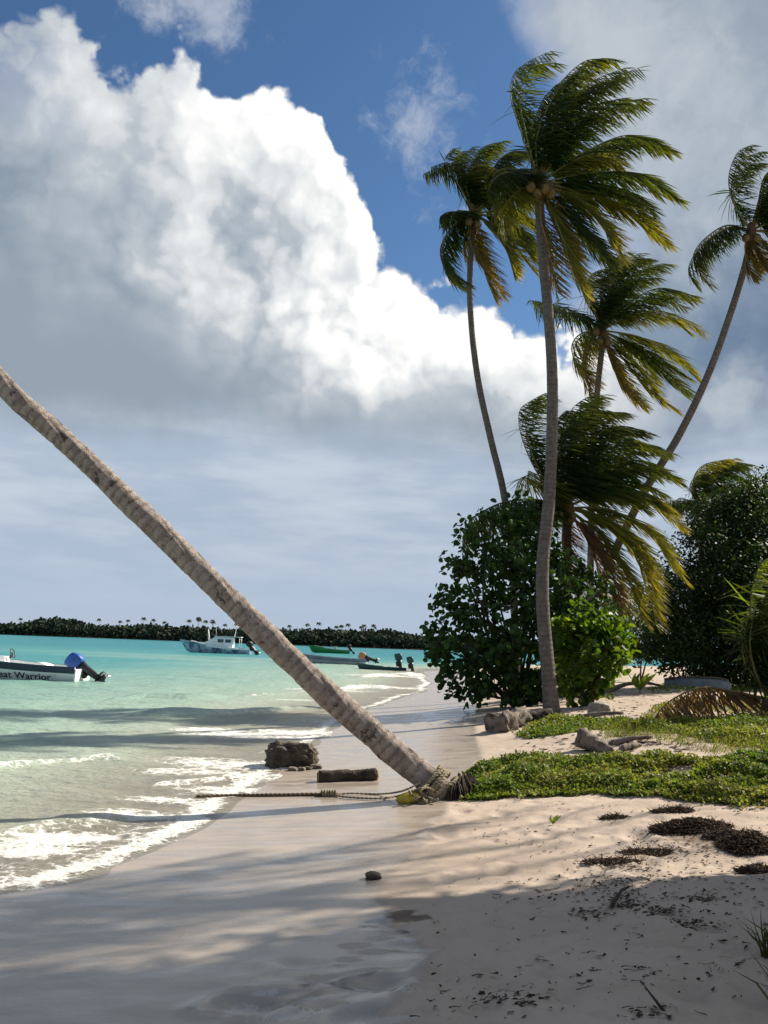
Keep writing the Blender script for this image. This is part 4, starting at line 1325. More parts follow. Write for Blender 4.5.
# dry leaf litter, twigs and scraps of wrack
def litter():
    mb = MB()
    def scrap(g, L, w, dark):
        a = RNG.normal(.25, .5); 
        if RNG.random() < .3: a = RNG.uniform(0, 3.1)
        k = RNG.integers(3, 6); pts = []
        p = np.array([g[0], g[1]])
        for i in range(k):
            pts.append([p[0], p[1], gz(p[0], p[1]) + .006 + .01 * RNG.random()])
            a += RNG.normal(0, .35); p = p + np.array([math.cos(a), math.sin(a)]) * L / k
        w = w * .6
        mb.tube(np.array(pts), np.linspace(w, w * .4, k) * RNG.uniform(.7, 1.2, k), n=4, mi=dark)
    def fleck(g, L):
        a = RNG.normal(.2, .6); c, d = np.array([math.cos(a), math.sin(a)]), np.array([-math.sin(a), math.cos(a)])
        V = []
        for u, v in ((-1, 0), (-.3, .45), (.6, .35), (1, 0), (.4, -.4), (-.5, -.35)):
            p = np.array(g[:2]) + c * u * L * RNG.uniform(.7, 1.2) + d * v * L * RNG.uniform(.6, 1.3); V.append([p[0], p[1], gz(p[0], p[1]) + .004 + .012 * RNG.random()])
        mb.add(V, [tuple(range(6))], int(RNG.random() < .25))
    for _ in range(160):
        fleck(G(RNG.uniform(430, 775), 806 + 216 * RNG.random() ** 1.2), RNG.uniform(.004, .018))
    for _ in range(320):
        fleck(G(np.clip(RNG.normal(690, 60), 440, 780), np.clip(RNG.normal(862, 38), 806, 1020)), RNG.uniform(.005, .024))
    for _ in range(260):
        fleck(G(RNG.uniform(520, 700), RNG.uniform(690, 755)), RNG.uniform(.02, .07))
    def patch(px, py, sx_, sy_, n_, L, w):
        for _ in range(n_):
            g = G(np.clip(RNG.normal(px, sx_), 380, 790), np.clip(RNG.normal(py, sy_), 640, 1022)); (scrap(g, L * RNG.uniform(.3, 1.5), w * RNG.uniform(.4, 1.2), int(RNG.random() < .3)) if RNG.random() < .3 else fleck(g, L * RNG.uniform(.08, .34)))
    for _ in range(60):
        g = G(RNG.uniform(430, 775), 806 + 216 * RNG.random() ** 1.2)
        scrap(g, RNG.uniform(.02, .09), RNG.uniform(.0025, .006), int(RNG.random() < .3))
    for (px, py, sx_, sy_, n_) in [(620, 865, 22, 6, 180), (650, 848, 25, 5, 120), (600, 890, 30, 10, 150), (625, 905, 14, 5, 80), (665, 912, 10, 2.5, 70), (690, 925, 12, 3, 60), (640, 880, 20, 3, 80), (590, 915, 12, 3, 50), (505, 1000, 18, 4, 60), (700, 900, 14, 3, 50), (545, 845, 25, 8, 25), (470, 1000, 30, 14, 30),
                                   (640, 975, 25, 6, 20), (700, 850, 40, 10, 70), (745, 880, 25, 12, 40), (720, 960, 30, 15, 25), (500, 830, 30, 8, 20), (560, 970, 40, 20, 25), (655, 1015, 15, 4, 25), (525, 900, 30, 15, 20)]:
        patch(px, py, sx_, sy_, n_, .07, .005)
    for (px, py, sx_, sy_, n_) in [(600, 715, 35, 7, 90), (640, 690, 35, 8, 70), (650, 745, 40, 4, 60), (600, 745, 25, 3, 30), (560, 745, 20, 3, 15), (610, 700, 20, 6, 40)]:
        patch(px, py, sx_, sy_, n_, .22, .014)
    return mb
tag(litter().build('beach_litter', [M['wrack'], M['drift']]), kind='stuff')

# clumps of seaweed lying on the sand
def weed_clump(px, py, rx, ry, h, nst, label, group='dry seaweed clumps on the sand'):
    g = G(px, py); s = g[1] / F
    rx *= s; ry = ry * s * 3.0; h *= s
    mb = MB()
    for _ in range(int(nst * 5)):
        a = RNG.uniform(0, 6.28); r = math.sqrt(RNG.random())
        x = g[0] + rx * r * math.cos(a); y = g[1] + ry * r * math.sin(a)
        zt = .6 * h * (1 - r * r) * RNG.random() ** .7
        d = unit(RNG.normal(0, 1, 3) * [1, 1, .22]); L = RNG.uniform(.02, .075)
        p0 = np.array([x, y, gz(x, y) + .005 + zt]); p1 = p0 + d * L * .5; p2 = p1 + unit(d + RNG.normal(0, .7, 3) * [1, 1, .35]) * L * .5
        zz = lambda p: np.array([p[0], p[1], max(p[2], gz(p[0], p[1]) + .004)])
        mb.tube(np.array([p0, zz(p1), zz(p2)]), np.array([.0028, .0036, .0015]) * RNG.uniform(.6, 1.4), n=4)
    return tag(mb.build('seaweed_clump', M['wrack']), label, 'seaweed', group)


weed_clump(690, 828, 40, 5, 13, 420, 'long dark brown seaweed heap on the edge of the shade below the greenery')
weed_clump(672, 812, 19, 3, 6, 150, 'small brown seaweed scrap on lit sand just left of the long heap')
weed_clump(748, 848, 28, 8, 24, 520, 'tall dark seaweed heap at the right edge of the sunlit sand')
weed_clump(755, 872, 16, 4, 8, 120, 'low seaweed patch in the shade below the tall right heap')
weed_clump(612, 818, 12, 2, 4, 70, 'thin flat seaweed scrap on lit sand under the middle of the ground cover')
weed_clump(725, 836, 20, 3, 7, 160, 'flat seaweed patch between the long heap and the tall right heap')
weed_clump(645, 853, 24, 3, 3, 110, 'faint seaweed smear just inside the tree shade')
weed_clump(610, 862, 26, 3, 3, 110, 'spread out seaweed smear in the middle of the tree shade')
weed_clump(742, 803, 18, 4, 9, 180, 'brown seaweed hanging off the front edge of the ground cover')
weed_clump(684, 795, 20, 4, 9, 180, 'brown root tangle in a notch of the ground cover front')
# ------------------------------------------------------------------ rope, rocks, driftwood on the beach
def rope_tube(mb, pts, r, n_pts, n=8, mi=0, twist=60.0):
    p = catmull(pts, n_pts)
    seg = np.linalg.norm(np.diff(p, axis=0), axis=1); L = np.concatenate([[0], np.cumsum(seg)])
    # two twisted strands
    T = unit(np.gradient(p, axis=0)); a = unit(np.cross(T, [0, .3, 1.0])); b = np.cross(T, a)
    for ph in (0, math.pi):
        q = p + (np.cos(L * twist + ph)[:, None] * a + np.sin(L * twist + ph)[:, None] * b) * r * .36
        mb.tube(q, r * .74, n=n, mi=mi)


rp = empty('mooring_rope', gb, 'weathered mooring rope looped round the leaning trunk and running down into the surf', 'rope')
trunk_axis = unit(P(400, 757, TB) - gb); side_ = unit(np.cross(trunk_axis, [0, 1.0, 0])); fwd = np.cross(trunk_axis, side_)
for k, (dd, rr, tl, rad) in enumerate([(.02, .225, .22, .022), (.065, .22, .16, .021), (.11, .215, .26, .021), (.15, .21, .12, .020), (-.03, .235, .30, .021)]):
    c = gb + trunk_axis * (.17 + dd) + np.array([.03, .02, -.03])
    pts = []
    for j in range(27):
        t = 2 * math.pi * j / 26
        pts.append(c + side_ * rr * math.cos(t) + fwd * rr * math.sin(t) + trunk_axis * tl * .5 * math.sin(t + .25 * k) * .45 + RNG.normal(0, .004, 3))
    mb = MB(); rope_tube(mb, pts, rad, 110, 6)
    mb.build('loop', M['rope'], rp)


def on_sand(px, py, lift=.018):
    g = G(px, py); return np.array([g[0], g[1], max(g[2], .0) + lift])


mb = MB(); rope_tube(mb, [on_sand(196, 797.5, .01), on_sand(235, 797), on_sand(280, 796.5), on_sand(318, 796), on_sand(332, 796.5)], .019, 160, 6); mb.build('strand', M['rope_dark'], rp)
mb = MB(); rope_tube(mb, [on_sand(332, 796.5), on_sand(350, 799), on_sand(378, 800), on_sand(400, 797), P(418, 789, TB - .3), P(428, 785, TB - .27)], .012, 150, 6); mb.build('strand', M['rope'], rp)
mb = MB(); rope_tube(mb, [on_sand(332, 796), on_sand(352, 795), on_sand(380, 795.5), P(402, 791, TB - .25), P(420, 783, TB - .26)], .011, 130, 6); mb.build('strand', M['rope'], rp)
mb = MB()
for k in range(6):
    c = on_sand(321 + k * 2.6, 796.3, .03)
    ring = [c + np.array([.0, math.cos(t) * .035, math.sin(t) * .032]) + np.array([.008 * t, 0, 0]) for t in np.linspace(0, 6.28, 14)]
    mb.tube(np.array(ring), .014, n=6)
mb.build('knot', M['rope'], rp)
mb = MB()
for k in range(3):                             # loose bight and frayed tails under the loops
    c = P(420 + 9 * math.sin(k * 1.7), 797 + 5 * math.cos(k * 2.3), TB - .32)
    pts = [c + np.array([.08 * math.cos(t + k) * (1 + .2 * math.sin(k)), .06 * math.sin(2 * t + k), .06 * math.sin(t + .4 * k)]) for t in np.linspace(0, 5.2, 12)]
    pts = [np.array([p[0], p[1], max(p[2], gz(p[0], p[1]) + .015)]) for p in pts]
    rope_tube(mb, pts, .014, 60, 5)
mb.build('bight', M['rope'], rp)

g = G(408, 803)
fl = MB()
rings = []
for t in np.linspace(-1, 1, 9):
    r = .062 * math.sqrt(max(1 - abs(t) ** 3, .06))
    rings.append([(g[0] + t * .13, g[1] + r * math.cos(a), g[2] + .05 + .02 * t + r * math.sin(a)) for a in np.linspace(0, 2 * math.pi, 13)[:-1]])
fl.loft(rings)
tag(fl.build('net_float', M['yellow']), 'small yellow float lying on the sand at the foot of the leaning trunk', 'float')


def rock(name, px, py, w, h, mat, label, cat='rock', group=None, depth=.8, seed=0, sub=5, boxy=.5, sink=.25):
    """w,h in pixels at its place"""
    g = G(px, py); s = g[1] / F
    bm = bmesh.new(); bmesh.ops.create_icosphere(bm, subdivisions=sub, radius=1.0)
    V = np.array([v.co[:] for v in bm.verts])
    V = np.sign(V) * np.abs(V) ** boxy
    V = V / np.abs(V).max(0)
    dsp = .34 * fbm(V[:, 0] * 1.5 + seed, V[:, 1] * 1.5 + V[:, 2] * 1.1, 4, seed) + .16 * fbm(V[:, 0] * 5 + V[:, 2] * 4, V[:, 1] * 5 + seed, 3, seed + 3)
    dsp = dsp - .06 * np.abs(fbm(V[:, 0] * 3 + V[:, 2] * 2 + seed, V[:, 1] * 3 - V[:, 2] * 3, 4, seed + 7, .6)) * 2
    V = V * (1 + dsp)[:, None]
    V = V * np.array([w * s / 2, w * s / 2 * depth, h * s * (1 + sink) / 2])
    V[:, 2] += h * s * (1 - sink) / 2
    for v, c in zip(bm.verts, V): v.co = c
    me_ = bpy.data.meshes.new(name); bm.to_mesh(me_); bm.free()
    o = link(name, me_, mat)
    o.location = (g[0], g[1] + w * s / 2 * depth * .6, gz(g[0], g[1] + w * s * .2))
    return tag(o, label, cat, group)


rock('rock', 291, 767, 47, 22, M['rock'], 'large dark wet boulder standing at the edge of the surf', seed=5, boxy=.62, depth=.7)
for i, (px, py, w, h, lab) in enumerate([(292, 771, 9, 3.5, 'flat stone just in front of the large boulder'), (308, 770, 8, 3, 'round stone right of the large boulder base'), (316, 769, 12, 4, 'flat stone between the boulder and the log'),
                                         (274, 769, 9, 3, 'low stone on the surf side of the large boulder'), (301, 771, 7, 3.5, 'small stone tucked under the right side of the boulder')]):
    rock('stone', px, py, w, h, M['rock'] if i % 2 else M['drift'], lab, 'stone', 'stones between boulder and log', seed=20 + i, sub=3)
rock('stone', 374, 880, 16, 6, M['rock'], 'single dark pebble on the wet striped sand in the foreground', 'stone', None, seed=41, sub=4, boxy=.85)
rock('stone', 600, 714, 20, 11, M['rock_pale'], 'pale angular block among litter behind the tallest trunk', 'stone', None, seed=44, sub=3, boxy=.45)
rock('stone', 534, 762, 26, 7, M['drift'], 'low grey stone poking out behind the front ground cover', 'stone', None, seed=47, sub=3)


def log(name, a, b, ra, rb, mat, cutmat, label, cat='log', lump=.4, nseg=26, ns=16, bend=.0, sink=.3):
    a = np.asarray(a, float); b = np.asarray(b, float)
    root = empty(name, (a + b) / 2, label, cat)
    L = np.linalg.norm(b - a); ax = (b - a) / L
    s_ = unit(np.cross(ax, [0, 0, 1.0])); u_ = np.cross(s_, ax)
    rings = []
    for i in range(nseg):
        t = i / (nseg - 1); c = a + (b - a) * t + u_ * bend * math.sin(math.pi * t) * L
        r = ra + (rb - ra) * t
        rg = []
        for k in range(ns):
            th = 2 * math.pi * k / ns
            rr = r * (1 + lump * (float(fbm(np.array(math.cos(th) * 1.7 + t * 5), np.array(math.sin(th) * 1.7 + t * 2 + L), 3, 77)) + .5 * float(vnoise(np.array(k * 1.9), np.array(t * 16), 78))))
            rg.append(c + s_ * rr * math.cos(th) + u_ * rr * math.sin(th) + ax * .05 * r * random.uniform(-1, 1) * (i in (0, nseg - 1)))
        rings.append(rg)
    mb = MB(); mb.loft(rings, cap=True); mb.build('bark', mat, root)
    for e, d in ((0, -1), (nseg - 1, 1)):
        mc = MB()
        c = np.mean(rings[e], 0)
        rg1 = [c + (np.array(p) - c) * .9 + ax * d * .004 for p in rings[e]]; rg2 = [c + (np.array(p) - c) * .55 + ax * d * .03 for p in rings[e]]
        mc.loft([rg1, rg2], cap=True)
        mc.build('cut_end', cutmat, root)
    return root


ga = G(317, 783); gb2 = G(376, 781)
log('log', ga + [.02, .1, .05], gb2 + [0, .1, .055], .085, .085, M['log'], M['log_cut'], 'short dark log lying on wet sand between the boulder and the leaning trunk')
g1 = G(497, 733); g2 = G(540, 716)
log('driftwood_log', g1 + [.02, 0, .14], g1 + [.62, 1.0, .24], .25, .17, M['drift'], M['drift'], 'thick grey driftwood stump end facing the camera by the round leaved shrub', 'driftwood', lump=.75)
log('driftwood_log', G(512, 727) + [0, .3, .10], G(556, 722) + [0, .5, .10], .17, .12, M['log'], M['log'], 'dark rough log lying from the driftwood stump to the tallest trunk', 'driftwood', lump=.5)
g = G(582, 751)
log('driftwood_log', g + [0, .1, .17], G(612, 753) + [0, 0, .0], .14, .07, M['drift'], M['drift'], 'wedge shaped driftwood stump on the sand strip behind the front ground cover', 'driftwood', lump=.5)
for (p1, p2, r, lab) in [((612, 746), (650, 741), .05, 'thin driftwood branch lying right of the wedge shaped stump'), ((622, 752), (640, 749), .06, 'short bleached stick between the sand strip and the grass'),
                         ((605, 693), (660, 687), .07, 'grey fallen branch on the litter behind the pale block'), ((580, 720), (622, 716), .06, 'dark fallen branch beside the pale block')]:
    log('driftwood_branch', G(*p1) + [0, 0, .03], G(*p2) + [0, 0, .05], r, r * .5, M['drift'], M['drift'], lab, 'branch', lump=.5, ns=9, bend=.05)
g = G(662, 1012)
log('stick', g + [.02, 0, -.01], g + [-.06, .04, .085], .008, .004, M['log'], M['log'], 'thin dark stick standing in the shaded sand near the bottom of the frame', 'stick', lump=.3, ns=6, nseg=8)
g = G(630, 903)
log('stick', G(612, 908) + [0, 0, .012], G(628, 892) + [0, 0, .03], .014, .008, M['log'], M['log'], 'dark crooked stick lying in the middle of the shade', 'stick', lump=.6, ns=6, nseg=10, bend=.06)

# seedlings on the sand
for (px, py, h, lab, nl) in [(640, 694, .75, 'yellow green palm seedling on litter in front of the dark tree', 7), (708, 684, .55, 'tiny fresh green seedling at the foot of the dark tree', 6), (553, 826, .12, 'tiny sprig poking out of the sunlit sand', 4)]:
    g = G(px, py); root = empty('seedling', g, lab, 'seedling')
    mb = MB(); mb.tube([g - [0, 0, .05], g + [0, 0, h * .25]], [h * .03, h * .02], n=6); mb.build('stem', M['rachis'], root)
    for k in range(nl):
        a = k * 2.4; d = np.array([math.cos(a) * .5, math.sin(a) * .5, 1.0])
        p = [g + [0, 0, h * .15], g + d * h * .5, g + d * h * .8 + WIND * h * .25]
        w_ = h * .10
        V = []; 
        s_ = unit(np.cross(d, [0.3, 1, 0])); 
        for q, ww in zip(catmull(p, 6), (.2, .7, 1, .9, .6, .05)): V += [q - s_ * w_ * ww, q + s_ * w_ * ww]
        qd = [(2 * i, 2 * i + 1, 2 * i + 3, 2 * i + 2) for i in range(5)]
        cc = np.tile(np.array([.16, .19, .03]) if k % 2 else np.array([.09, .14, .02]), (12, 1))
        link('leaf', mesh_arrays('leaf', np.array(V), np.array(qd), cols=cc), M['cover'], root)

# pale upturned hull lying in the shade under the dense tree
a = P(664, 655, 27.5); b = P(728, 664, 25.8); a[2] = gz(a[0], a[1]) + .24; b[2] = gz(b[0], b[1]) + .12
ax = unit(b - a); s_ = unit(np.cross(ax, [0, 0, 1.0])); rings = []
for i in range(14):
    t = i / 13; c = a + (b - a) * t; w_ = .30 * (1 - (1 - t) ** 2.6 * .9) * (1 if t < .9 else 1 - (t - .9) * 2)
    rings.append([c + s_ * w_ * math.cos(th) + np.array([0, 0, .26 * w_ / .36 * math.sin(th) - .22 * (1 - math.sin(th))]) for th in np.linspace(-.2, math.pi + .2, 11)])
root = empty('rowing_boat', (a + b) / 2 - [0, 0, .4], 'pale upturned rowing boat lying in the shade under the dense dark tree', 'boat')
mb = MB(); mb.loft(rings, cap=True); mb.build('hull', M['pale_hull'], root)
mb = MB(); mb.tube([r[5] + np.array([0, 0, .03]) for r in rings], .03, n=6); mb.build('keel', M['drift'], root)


# ------------------------------------------------------------------ boats (local frame: x forward, z up, waterline z = 0)
def hull_sections(L, B, D, sheer, flare=.15, bow=.42, nst=22, draft=.25, transom=.88):
    """returns list of (x, keel_z, half_beam_deck, deck_z)"""
    out = []
    for i in range(nst):
        t = i / (nst - 1); x = -L / 2 + L * t
        tb = max((t - (1 - bow)) / bow, 0)
        hb = B / 2 * (transom + (1 - transom) * min(t / .4, 1)) * (1 - tb ** 2.2) + .012
        dz = D + sheer * t ** 2.2
        kz = -draft + (D + draft) * max(tb - .55, 0) ** 2.0 * 2.2
        out.append((x, min(kz, dz - .05), hb, dz))
    return out


def hull_ring(s, z0, z1, inset=0.0, flare=.72):
    """cross-section of the shell between fractions z0..z1 of the side height"""
    x, kz, hb, dz = s
    pr = [(0.0, kz), (hb * flare * .75, kz + (dz - kz) * .12), (hb * flare, kz + (dz - kz) * .30), (hb * (flare + .17), kz + (dz - kz) * .6), (hb, dz)]
    return pr


def side_at(s, f):
    pr = hull_ring(s, 0, 1); zs = [p[1] for p in pr]; ys = [p[0] for p in pr]
    z = s[1] + (s[3] - s[1]) * f
    return np.interp(z, zs, ys), z


def make_hull(secs, mat, parent, name='hull', rake=.0):
    mb = MB(); rings = []
    for s in secs:
        pr = hull_ring(s, 0, 1); x = s[0]
        rk = lambda z: x + rake * max(z, 0) * max((x - secs[0][0]) / (secs[-1][0] - secs[0][0]) - .6, 0) * 2.5
        ring = [(rk(z), -y, z) for y, z in pr[::-1]] + [(rk(z), y, z) for y, z in pr[1:]]
        inner = [(rk(pr[-1][1]), pr[-1][0] * .9, pr[-1][1]), (rk(pr[-1][1] - .2), pr[-1][0] * .84, max(pr[-1][1] - .28, s[1] + .05)), (rk(pr[-1][1] - .2), -pr[-1][0] * .84, max(pr[-1][1] - .28, s[1] + .05)), (rk(pr[-1][1]), -pr[-1][0] * .9, pr[-1][1])]
        rings.append(ring + inner)
    mb.loft(rings, cap=True)
    return mb.build(name, mat, parent, smooth=False, local=True)


def band(secs, f0, f1, mat, parent, name, proud=.012):
    """painted strake standing slightly proud of the hull side, both sides"""
    mb = MB()
    for sg in (-1, 1):
        rings = []
        for s in secs:
            y0, z0 = side_at(s, f0); y1, z1 = side_at(s, f1)
            rings.append([(s[0], sg * (y0 + proud), z0), (s[0], sg * (y1 + proud), z1), (s[0], sg * (y1 - .02), z1 + .015), (s[0], sg * (y0 - .02), z0 - .01)])
        mb.loft(rings, cap=True)
    return mb.build(name, mat, parent, smooth=False, local=True)


def outboard(parent, x, y, z, cowl_mat, sc=1.0, tilt=55, group=None):
    """outboard engine, a part of its boat; tilted up by `tilt` degrees. parts: cowling, leg, gearcase, propeller, bracket"""
    root = bpy.data.objects.new('outboard_engine', None); COL.objects.link(root); root.parent = parent
    root.location = (x, y, z); root.rotation_euler = (0, R(tilt), 0); root.scale = (sc,) * 3
    mb = MB(); rings = []
    for (zz, lx, ly, cx) in [(.30, .15, .13, -.06), (.34, .24, .17, -.06), (.55, .27, .19, -.06), (.74, .24, .17, -.03), (.80, .15, .11, -.01)]:
        rings.append([(cx + lx * math.copysign(abs(math.cos(t)) ** .42, math.cos(t)), ly * math.copysign(abs(math.sin(t)) ** .42, math.sin(t)), zz) for t in np.linspace(0, 2 * math.pi, 17)[:-1]])
    mb.loft(rings); mb.build('cowling', cowl_mat, root, local=True)
    mb = MB(); mb.loft([[(cx + a * lx, b * ly, zz) for a, b in ((-1, -.4), (-.5, -1), (.5, -1), (1, -.3), (1, .3), (.5, 1), (-.5, 1), (-1, .4))] for (zz, lx, ly, cx) in [(.31, .17, .13, -.06), (.1, .14, .09, -.06), (-.25, .11, .06, -.07), (-.50, .10, .045, -.08)]])
    mb.build('engine_leg', M['black_metal'], root, local=True)
    mb = MB(); mb.tube([(.10, 0, -.58), (.02, 0, -.58), (-.1, 0, -.58), (-.22, 0, -.58), (-.28, 0, -.58)], [.03, .085, .10, .08, .05], n=10)
    mb.box((-.10, 0, -.44), (.42, .20, .02)); mb.box((-.05, 0, -.70), (.14, .02, .20))
    mb.build('gearcase', M['black_metal'], root, local=True)
    mb = MB(); mb.tube([(-.24, 0, -.58), (-.37, 0, -.58)], [.05, .03], n=8)
    for k in range(3):
        a = 2 * math.pi * k / 3
        rg = []
        for rr, hw, tw in ((.04, .03, .02), (.10, .06, .03), (.15, .055, .035), (.18, .02, .03)):
            c = np.array([-.32, rr * math.cos(a), -.58 + rr * math.sin(a)]); t_ = np.array([0, -math.sin(a), math.cos(a)])
            rg.append([c + t_ * hw + [tw, 0, 0], c + t_ * hw + [tw - .008, 0, 0], c - t_ * hw - [tw, 0, 0], c - t_ * hw - [tw - .008, 0, 0]])
        mb.loft(rg)
    mb.build('propeller', M['steel'], root, local=True)
    mb = MB(); mb.box((.13, 0, .08), (.14, .22, .34)); mb.build('bracket', M['black_metal'], root, local=True)
    return root


def water_at(px, py):
    d = ray(px, py); return CAM + d * (-CAM[2] / d[2])


# the open launch with its name on the side: stern at the right, bow out of frame
wl = water_at(79, 681)
L_ = 7.4
bt = empty('motor_boat', (wl[0] - L_ / 2 + .05, wl[1] + .3, 0.0), 'white open motor boat with navy rail, dark name on its side and blue outboard cover', 'boat', None, math.pi)
bt.rotation_euler = (0, R(-.9), math.pi - R(3))
sec = hull_sections(L_, 1.75, .60, .62, bow=.55, draft=.22, transom=.86)
make_hull(sec, M['white_paint'], bt, rake=.5)
band(sec[:-1], .70, 1.0, M['navy_paint'], bt, 'rail', .016)
mb = MB()
for x in (-1.6, .1, 1.6): mb.box((x, 0, .36), (.34, 1.44, .05))
mb.build('bench', M['white_paint'], bt, smooth=False, local=True, bevel=.01)
mb = MB(); mb.box((-L_ / 2 - .015, 0, .17), (.06, 1.46, .72)); mb.build('transom', M['white_paint'], bt, smooth=False, local=True, bevel=.02)
mb = MB(); mb.loft([[(x, -.34 * w, z), (x, .34 * w, z), (x, .30 * w, z + .1), (x, -.30 * w, z + .1)] for x, z, w in ((-2.4, .52, .9), (-2.25, .56, 1), (-2.0, .6, 1.0), (-1.86, .6, .8))]); mb.build('seat_cushion', M['white_paint'], bt, smooth=True, local=True)
mb = MB(); mb.box((-.45, .1, .62), (.5, .5, .5), taper=.8); mb.build('console', M['white_paint'], bt, smooth=False, local=True, bevel=.03)
mb = MB(); mb.tube([(-.75, .1, .8), (-.85, .1, 1.0)], [.05, .05], n=8); mb.tube([(-.85 + .17 * math.sin(t) * .4, .1 + .17 * math.cos(t), 1.0 + .17 * math.sin(t)) for t in np.linspace(0, 6.28, 16)], .022, n=6)
mb.build('steering_wheel', M['black_metal'], bt, local=True)
outboard(bt, -L_ / 2 - .18, 0, .42, M['blue_cowl'], 1.2, tilt=58)
# the lettering on the side towards the camera (camera side is +y in the boat's frame: it is turned by 180 degrees)
cu = bpy.data.curves.new('lettering', 'FONT'); cu.body = 'Great Warrior'; cu.size = .40; cu.extrude = .004; cu.offset = .006; cu.space_character = 1.02
cu.align_x = 'RIGHT'; cu.align_y = 'BOTTOM'
tx = bpy.data.objects.new('lettering', cu); COL.objects.link(tx)
bpy.context.view_layer.update()
me_t = bpy.data.meshes.new_from_object(tx.evaluated_get(bpy.context.evaluated_depsgraph_get())); me_t.name = 'lettering'
wid = max(v.co.x for v in me_t.vertices) - min(v.co.x for v in me_t.vertices)
bpy.data.objects.remove(tx); 
sx_c = [q[0] for q in sec]
for v in me_t.vertices:                     # laid on the curved hull side
    lx = -L_ / 2 + .95 - v.co.x * (2.55 / wid); f = .26 + v.co.y / .40 * .40
    i = min(max(int(np.searchsorted(sx_c, lx)) - 1, 0), len(sec) - 2); u = (lx - sx_c[i]) / (sx_c[i + 1] - sx_c[i])
    ya, za = side_at(sec[i], f); yb2, zb = side_at(sec[i + 1], f)
    v.co = (lx, ya + (yb2 - ya) * u + .012 + .004 * (v.co.z > 0), za + (zb - za) * u)
tx = link('lettering', me_t, M['letter'], bt, smooth=False, local=True)

# cabin cruiser at anchor
wl = water_at(219, 653.2)
Lc = 62 / F * wl[1]
bt2 = empty('cabin_boat', (wl[0], wl[1], 0), 'white cabin boat with mottled blue hull and mast anchored before the island', 'boat', None, math.pi)
k_ = Lc / 10.0
sec = [(a * 1.0, b, c, d) for a, b, c, d in hull_sections(Lc, 3.0 * k_, .85 * k_, 1.15 * k_, bow=.6, draft=.3, transom=.85)]
make_hull(sec, M['mottled'], bt2, rake=.7)
band(sec[:-1], .80, 1.0, M['white_paint'], bt2, 'rail', .03)
mb = MB(); mb.loft([[(x, -w, z), (x, w, z), (x, w * .9, z + h), (x, -w * .9, z + h)] for x, w, z, h in ((-2.2 * k_, 1.05 * k_, .75 * k_, 1.75 * k_), (.6 * k_, 1.05 * k_, .8 * k_, 1.75 * k_), (1.5 * k_, .95 * k_, .9 * k_, 1.1 * k_), (2.6 * k_, .7 * k_, 1.15 * k_, .35 * k_))])
mb.build('cabin', M['white_paint'], bt2, smooth=False, local=True)
for (x, w) in ((-1.5, .9), (-.3, .9)):
    mb = MB()
    for sg in (-1, 1): mb.box((x * k_, sg * 1.03 * k_, 1.95 * k_), (w * k_, .06 * k_, .5 * k_))
    mb.build('window', M['dark_glass'], bt2, smooth=False, local=True)
mb = MB(); mb.box((1.12 * k_, 0, 2.1 * k_), (.08 * k_, 1.6 * k_, .45 * k_), ry=R(-40)); mb.build('windscreen', M['dark_glass'], bt2, smooth=False, local=True)
mb = MB(); mb.box((-1.4 * k_, 0, 2.62 * k_), (4.2 * k_, 2.2 * k_, .09 * k_)); mb.build('canopy_roof', M['white_paint'], bt2, smooth=False, local=True)
mb = MB()
for sg in (-1, 1): mb.tube([(-3.3 * k_, sg * 1.0 * k_, .8 * k_), (-3.3 * k_, sg * 1.0 * k_, 2.6 * k_)], .05 * k_, n=6)
mb.build('roof_post', M['white_paint'], bt2, local=True)
mb = MB(); mb.tube([(-2.3 * k_, 0, 2.6 * k_), (-2.75 * k_, 0, 5.4 * k_)], [.06 * k_, .03 * k_], n=6); mb.tube([(.6 * k_, .3 * k_, 2.6 * k_), (.6 * k_, .3 * k_, 4.1 * k_)], .025 * k_, n=5); mb.build('mast', M['white_paint'], bt2, local=True)
mb = MB(); mb.tube([(1.7 * k_, 0, 2.0 * k_), (1.95 * k_, 0, 3.7 * k_)], [.16 * k_, .08 * k_], n=8); mb.build('horn_post', M['white_paint'], bt2, local=True)
for sg in (-.5, .5): outboard(bt2, -Lc / 2 - .25, sg, .75, M['black_metal'], 1.5, 40)

# green boat
wl = water_at(331, 653.2); Lg = 37 / F * wl[1]; k_ = Lg / 9.0
bt3 = empty('motor_boat', (wl[0], wl[1], 0), 'bright green open boat lying just off the island shore', 'boat', None, math.pi)
sec = hull_sections(Lg, 2.4 * k_, .95 * k_, .9 * k_, bow=.5, draft=.25)
make_hull(sec, M['green_paint'], bt3, rake=.6)
band(sec[:-1], .9, 1.0, M['grey_paint'], bt3, 'rail', .02)
mb = MB(); mb.box((-.9 * k_, 0, 1.2 * k_), (.9 * k_, .8 * k_, .9 * k_), taper=.8); mb.build('console', M['grey_paint'], bt3, smooth=False, local=True)
mb = MB()
for x in (-2.6, .6): mb.box((x * k_, 0, .8 * k_), (.4 * k_, 2.0 * k_, .08 * k_))
mb.build('bench', M['grey_paint'], bt3, smooth=False, local=True)
outboard(bt3, -Lg / 2 - .2, 0, .9 * k_, M['black_metal'], 1.6, 35)

